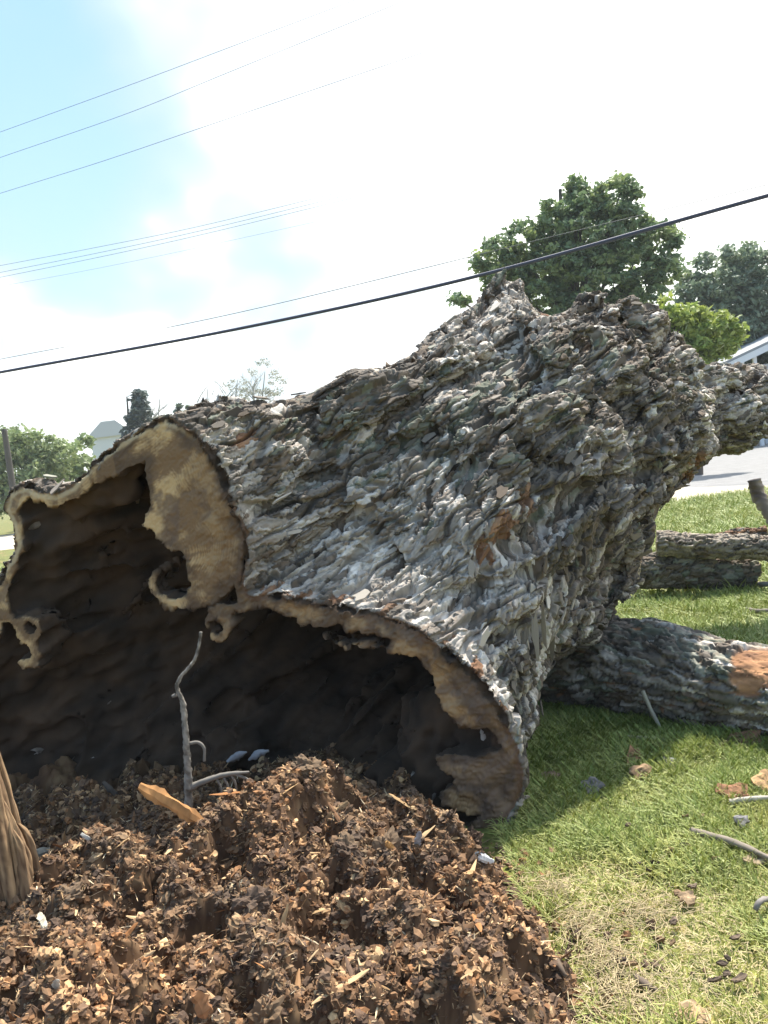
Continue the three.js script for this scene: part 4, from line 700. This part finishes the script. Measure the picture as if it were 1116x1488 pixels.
function tree(name, label, depth, foot, pxBlobs, n, size, tones, seed, clumpR, group) {
  const base = at(foot[0], foot[1], depth); base.y = 0; const t = thing(name, label, 'tree', base.toArray(), group), k = depth / FPX, rnd = rngOf(seed + 1);
  const blobs = pxBlobs.map(([x, y, r, tone, dz = 0]) => [at(x, y, depth + dz).sub(base), r * k, tone]);
  let hi = 0; for (const b of blobs) hi = Math.max(hi, b[0].y);
  const tr = Math.max(0.07, hi * 0.022);
  mesh('trunk', rod([V(0, -0.2, 0), V(0.1, hi * 0.3, 0), V(-0.1, hi * 0.65, 0.1), V(0, hi, 0)], [tr * 1.3, tr, tr * 0.7, tr * 0.25], { n: 20, seed }), trunkMat, t);
  for (const b of blobs) { const y = Math.max(hi * 0.12, Math.min(b[0].y * 0.6, hi * 0.6)); mesh('limb', rod([V(0, y, 0), V(b[0].x * 0.5, lerp(y, b[0].y, 0.4), b[0].z * 0.5), b[0].clone()], [tr * 0.5, tr * 0.32, tr * 0.12], { seg: 5, n: 8, seed: seed + b[0].x }), trunkMat, t); }
  mesh('crown', crown(blobs, n, size, tones, seed, clumpR), leafMat, t); return t;
}
const G1 = [[0.169, 0.247, 0.111], [0.195, 0.273, 0.117], [0.247, 0.312, 0.117], [0.143, 0.215, 0.104]], G2 = [[0.208, 0.273, 0.182], [0.182, 0.247, 0.163], [0.234, 0.299, 0.182]], G3 = [[0.312, 0.390, 0.078], [0.260, 0.351, 0.078], [0.364, 0.429, 0.104]];
tree('maple_tree', 'tall green broadleaf tree standing behind the gnarled limbs', 33, [850, 620], [[890, 295, 36], [845, 300, 34], [800, 330, 36], [850, 345, 55], [905, 340, 40], [760, 360, 34], [725, 380, 34], [790, 395, 48], [850, 410, 60], [920, 385, 48], [955, 355, 30], [965, 395, 26], [930, 430, 40], [740, 410, 34], [865, 470, 50], [800, 450, 45], [905, 270, 14], [838, 272, 14], [668, 436, 10], [700, 395, 14]], 42000, 0.125, G1, 1, 0.36);
tree('broadleaf_tree', 'dark green spreading tree behind the house porch', 46, [1100, 610], [[1090, 395, 38], [1045, 400, 36], [1010, 425, 30], [1120, 420, 50], [1030, 450, 40], [1085, 455, 45], [1130, 480, 50], [1060, 490, 45], [1110, 520, 40]], 24000, 0.17, G2, 2, 0.55);
tree('small_tree', 'small bright yellow green tree in front of the darker trees', 24, [1010, 640], [[1000, 465, 26], [1035, 480, 30], [1060, 485, 22], [975, 455, 20], [1015, 500, 30], [1050, 505, 22], [985, 500, 24], [1010, 540, 30]], 9000, 0.10, G3, 3, 0.26);
tree('broadleaf_tree', 'pale green tree with a dark trunk beyond the sawn end of the log', 44, [24, 740], [[20, 640, 26], [45, 655, 30], [5, 660, 26], [70, 650, 24], [60, 690, 36], [20, 690, 36], [95, 665, 24], [-30, 660, 40], [-20, 710, 40], [30, 725, 30]], 15000, 0.14, [[0.26, 0.33, 0.15], [0.3, 0.37, 0.17], [0.22, 0.28, 0.13]], 4, 0.5);
tree('broadleaf_tree', 'low pale green tree beside the one with the dark trunk', 48, [110, 735], [[110, 655, 22], [90, 690, 34], [125, 685, 26], [150, 690, 30], [60, 720, 30]], 3600, 0.2, [[0.3, 0.37, 0.17], [0.26, 0.33, 0.15]], 5, 0.5);
tree('conifer_tree', 'slim blue grey conifer poking up behind the log', 62, [203, 712], [[202, 574, 6], [202, 584, 11], [202, 596, 16], [203, 610, 19], [204, 626, 22], [205, 645, 26]], 2400, 0.26, [[0.10, 0.13, 0.125], [0.085, 0.115, 0.11]], 6, 0.4);
tree('broadleaf_tree', 'round grey green tree top showing over the log', 66, [272, 705], [[272, 600, 16], [262, 612, 18], [285, 615, 20]], 1200, 0.26, [[0.14, 0.18, 0.12], [0.12, 0.16, 0.11]], 7, 0.5);
// nearly bare trees far behind
[[232, 580, 70], [302, 565, 72], [345, 552, 70], [385, 540, 68]].forEach(([x, y, dpt], i) => {
  const base = at(x, 700, dpt); base.y = 0; const t = thing('bare_tree', ['thin bare tree between the conifer and the round tree', 'thin bare tree over the back of the log', 'wispy budding tree over the back of the log', 'wispy rounded budding tree where the log meets the sky'][i], 'tree', base.toArray()), top = at(x, y, dpt).sub(base), rnd = rngOf(300 + i), m = std([0.42, 0.41, 0.39], 0.9);
  mesh('trunk', rod([V(0, -0.2, 0), V(0.1, top.y * 0.5, 0), top], [0.2, 0.12, 0.03], { n: 12, seg: 6, seed: i }), m, t); const tw = [];
  for (let k = 0; k < (i > 1 ? 44 : 16); k++) { const h = top.y * (0.4 + 0.5 * rnd()), a = rnd() * 6.28, r = 1.0 + 1.1 * rnd(), p0 = V(0, h, 0), p2 = V(Math.cos(a) * r * 0.9, h + r * 0.7, Math.sin(a) * r * 0.9); tw.push(rod([p0, p0.clone().lerp(p2, 0.5).add(V(0, 0.15, 0)), p2], [0.05, 0.03, 0.012], { n: 5, seg: 4, seed: k })); for (let q = 0; q < 4; q++) { const s = p0.clone().lerp(p2, 0.4 + 0.5 * rnd()), e = s.clone().add(V((rnd() - 0.5) * 0.9, 0.2 + 0.5 * rnd(), (rnd() - 0.5) * 0.9)); tw.push(rod([s, s.clone().lerp(e, 0.5), e], [0.02, 0.014, 0.006], { n: 3, seg: 3, seed: q })); } }
  const o = mesh('branches', mergeGeometries(tw), m, t);
  if (i > 1) mesh('crown', crown([[top.clone().add(V(0, -0.6, 0)), 1.5, 0], [top.clone().add(V(0.8, -1.2, 0)), 1.2, 0]], 900, 0.09, [[0.34, 0.34, 0.28], [0.3, 0.32, 0.25]], 60 + i, 0.5), leafMat, t);
});

single('utility_pole', (() => { const a = at(24, 745, 38), b = at(20, 622, 38); a.y = -0.2; b.x = a.x; b.z = a.z; return rod([a, a.clone().lerp(b, 0.5), b], [0.17, 0.15, 0.13], { n: 20, rough: 0.15 }); })(), std([0.07, 0.065, 0.06], 0.9), 'dark wooden pole among the pale trees beyond the log', 'pole');

// ------------------------------------------------------------------ houses
{
  const Z = 40, A = at(1056, 529, Z), B = at(1180, 470, Z), base = V(A.x, 0, A.z), h = thing('house', 'white house with a sloping porch roof and slim posts across the street', 'house', base.toArray());
  const a = V(0, A.y, 0), b = B.clone().sub(base), white = std([0.72, 0.74, 0.78], 0.7), wall = std([0.52, 0.55, 0.6], 0.85), roofM = std([0.28, 0.29, 0.31], 0.9), glass = std([0.03, 0.035, 0.04], 0.1);
  const slab = (p, q, th, z0, z1) => { const s = new THREE.Shape([new THREE.Vector2(p.x, p.y), new THREE.Vector2(q.x, q.y), new THREE.Vector2(q.x, q.y - th), new THREE.Vector2(p.x, p.y - th)]), g = new THREE.ExtrudeGeometry(s, { depth: z1 - z0, bevelEnabled: false }); g.translate(0, 0, z0); return g; };
  const rf = mesh('roof', slab(V(-0.2, a.y + 0.1, 0), V(b.x, b.y + 0.16, 0), 0.12, -8, 0.3), roofM, h); mesh('roof_trim', slab(V(-0.2, a.y - 0.025, 0), V(b.x, b.y + 0.035, 0), 0.3, 0.05, 0.32), white, rf);
  for (const x of [0.75, 1.35, 2.6, 3.6]) { const g = new THREE.BoxGeometry(0.16, a.y - 0.2 + x * (b.y - a.y) / b.x, 0.16); g.translate(x, (a.y - 0.2 + x * (b.y - a.y) / b.x) / 2, -0.1); mesh('porch_post', g, white, h); }
  const wg = new THREE.BoxGeometry(b.x + 5, 3.9, 6); wg.translate(1.6 + (b.x + 5) / 2, 1.95, -5); const w = mesh('wall', wg, wall, h);
  for (let k = 0; k < 2; k++) { const g = new THREE.BoxGeometry(1, 1.5, 0.06); g.translate(2.8 + k * 2, 2.2, -1.98); const wn = mesh('window', g, glass, h); const f = new THREE.BoxGeometry(1.2, 0.12, 0.1); f.translate(2.8 + k * 2, 1.4, -1.96); mesh('sill', f, white, wn); }
}
{
  const p = at(172, 622, 75); const h = thing('house', 'pale distant house roof showing over the edge of the log', 'house', [p.x, 0, p.z]); const g = new THREE.BoxGeometry(3.4, p.y - 0.8, 5); g.translate(0, (p.y - 0.8) / 2, 0); mesh('wall', g, std([0.75, 0.75, 0.77], 0.85), h);
  const s = new THREE.Shape([new THREE.Vector2(-2.1, 0), new THREE.Vector2(2.1, 0), new THREE.Vector2(0.6, 1.3), new THREE.Vector2(-0.6, 1.3)]), rg = new THREE.ExtrudeGeometry(s, { depth: 5.4, bevelEnabled: false }); rg.translate(0, p.y - 0.8, -2.7); mesh('roof', rg, std([0.6, 0.6, 0.63], 0.9), h);
}

// ------------------------------------------------------------------ overhead lines
function wire(name, px, r, tone, label, group) {
  const P = px.map(([x, y, z]) => at(x, y, z)), a = P[0], b = P[P.length - 1], e0 = a.clone().sub(P[1]).multiplyScalar(1.2).add(a), e1 = b.clone().sub(P[P.length - 2]).multiplyScalar(2.2).add(b);
  const c = new THREE.CatmullRomCurve3([e0, ...P, e1]); single(name, new THREE.TubeGeometry(c, 60, r, 6), std(tone, 0.6), label, 'cable', group);
}
wire('cable', [[0, 541, 27], [345, 478, 24], [690, 402, 20.5], [1116, 284, 17]], 0.044, [0.03, 0.035, 0.08], 'thick dark overhead cable crossing in front of the tall tree');
wire('power_line', [[0, 522, 30], [320, 460, 27], [880, 325, 23]], 0.010, [0.06, 0.07, 0.08], 'thin line running just above the thick cable');
for (const [y0, y1, l] of [[386, 331, 'uppermost'], [396, 338, 'middle'], [403, 344, 'lowest']]) wire('power_line', [[0, y0, 30], [140, (y0 + y1) / 2 + 1, 29], [280, y1, 28], [560, y1 - 68, 26]], 0.0062, [0.06, 0.07, 0.1], l + ' of three lines strung close together', 'power lines overhead');
wire('power_line', [[0, 416, 32], [100, 398, 31], [240, 370, 30], [560, 300, 28]], 0.004, [0.08, 0.09, 0.1], 'thin line under the three close lines', 'power lines overhead');
wire('power_line', [[0, 192, 27], [190, 123, 25], [370, 55, 23]], 0.0065, [0.06, 0.06, 0.1], 'topmost of the three widely spaced power lines', 'power lines overhead');
wire('power_line', [[0, 229, 27], [190, 163, 25], [330, 106, 23]], 0.0065, [0.06, 0.06, 0.1], 'middle one of the three widely spaced power lines', 'power lines overhead');
wire('power_line', [[0, 281, 27], [150, 234, 25], [315, 178, 23]], 0.0065, [0.06, 0.06, 0.1], 'lowest of the three widely spaced power lines', 'power lines overhead');
// thin summer haze
scene.fog = new THREE.FogExp2(new THREE.Color(0.80, 0.87, 0.92), 0.0007);
renderer.render(scene, camera);
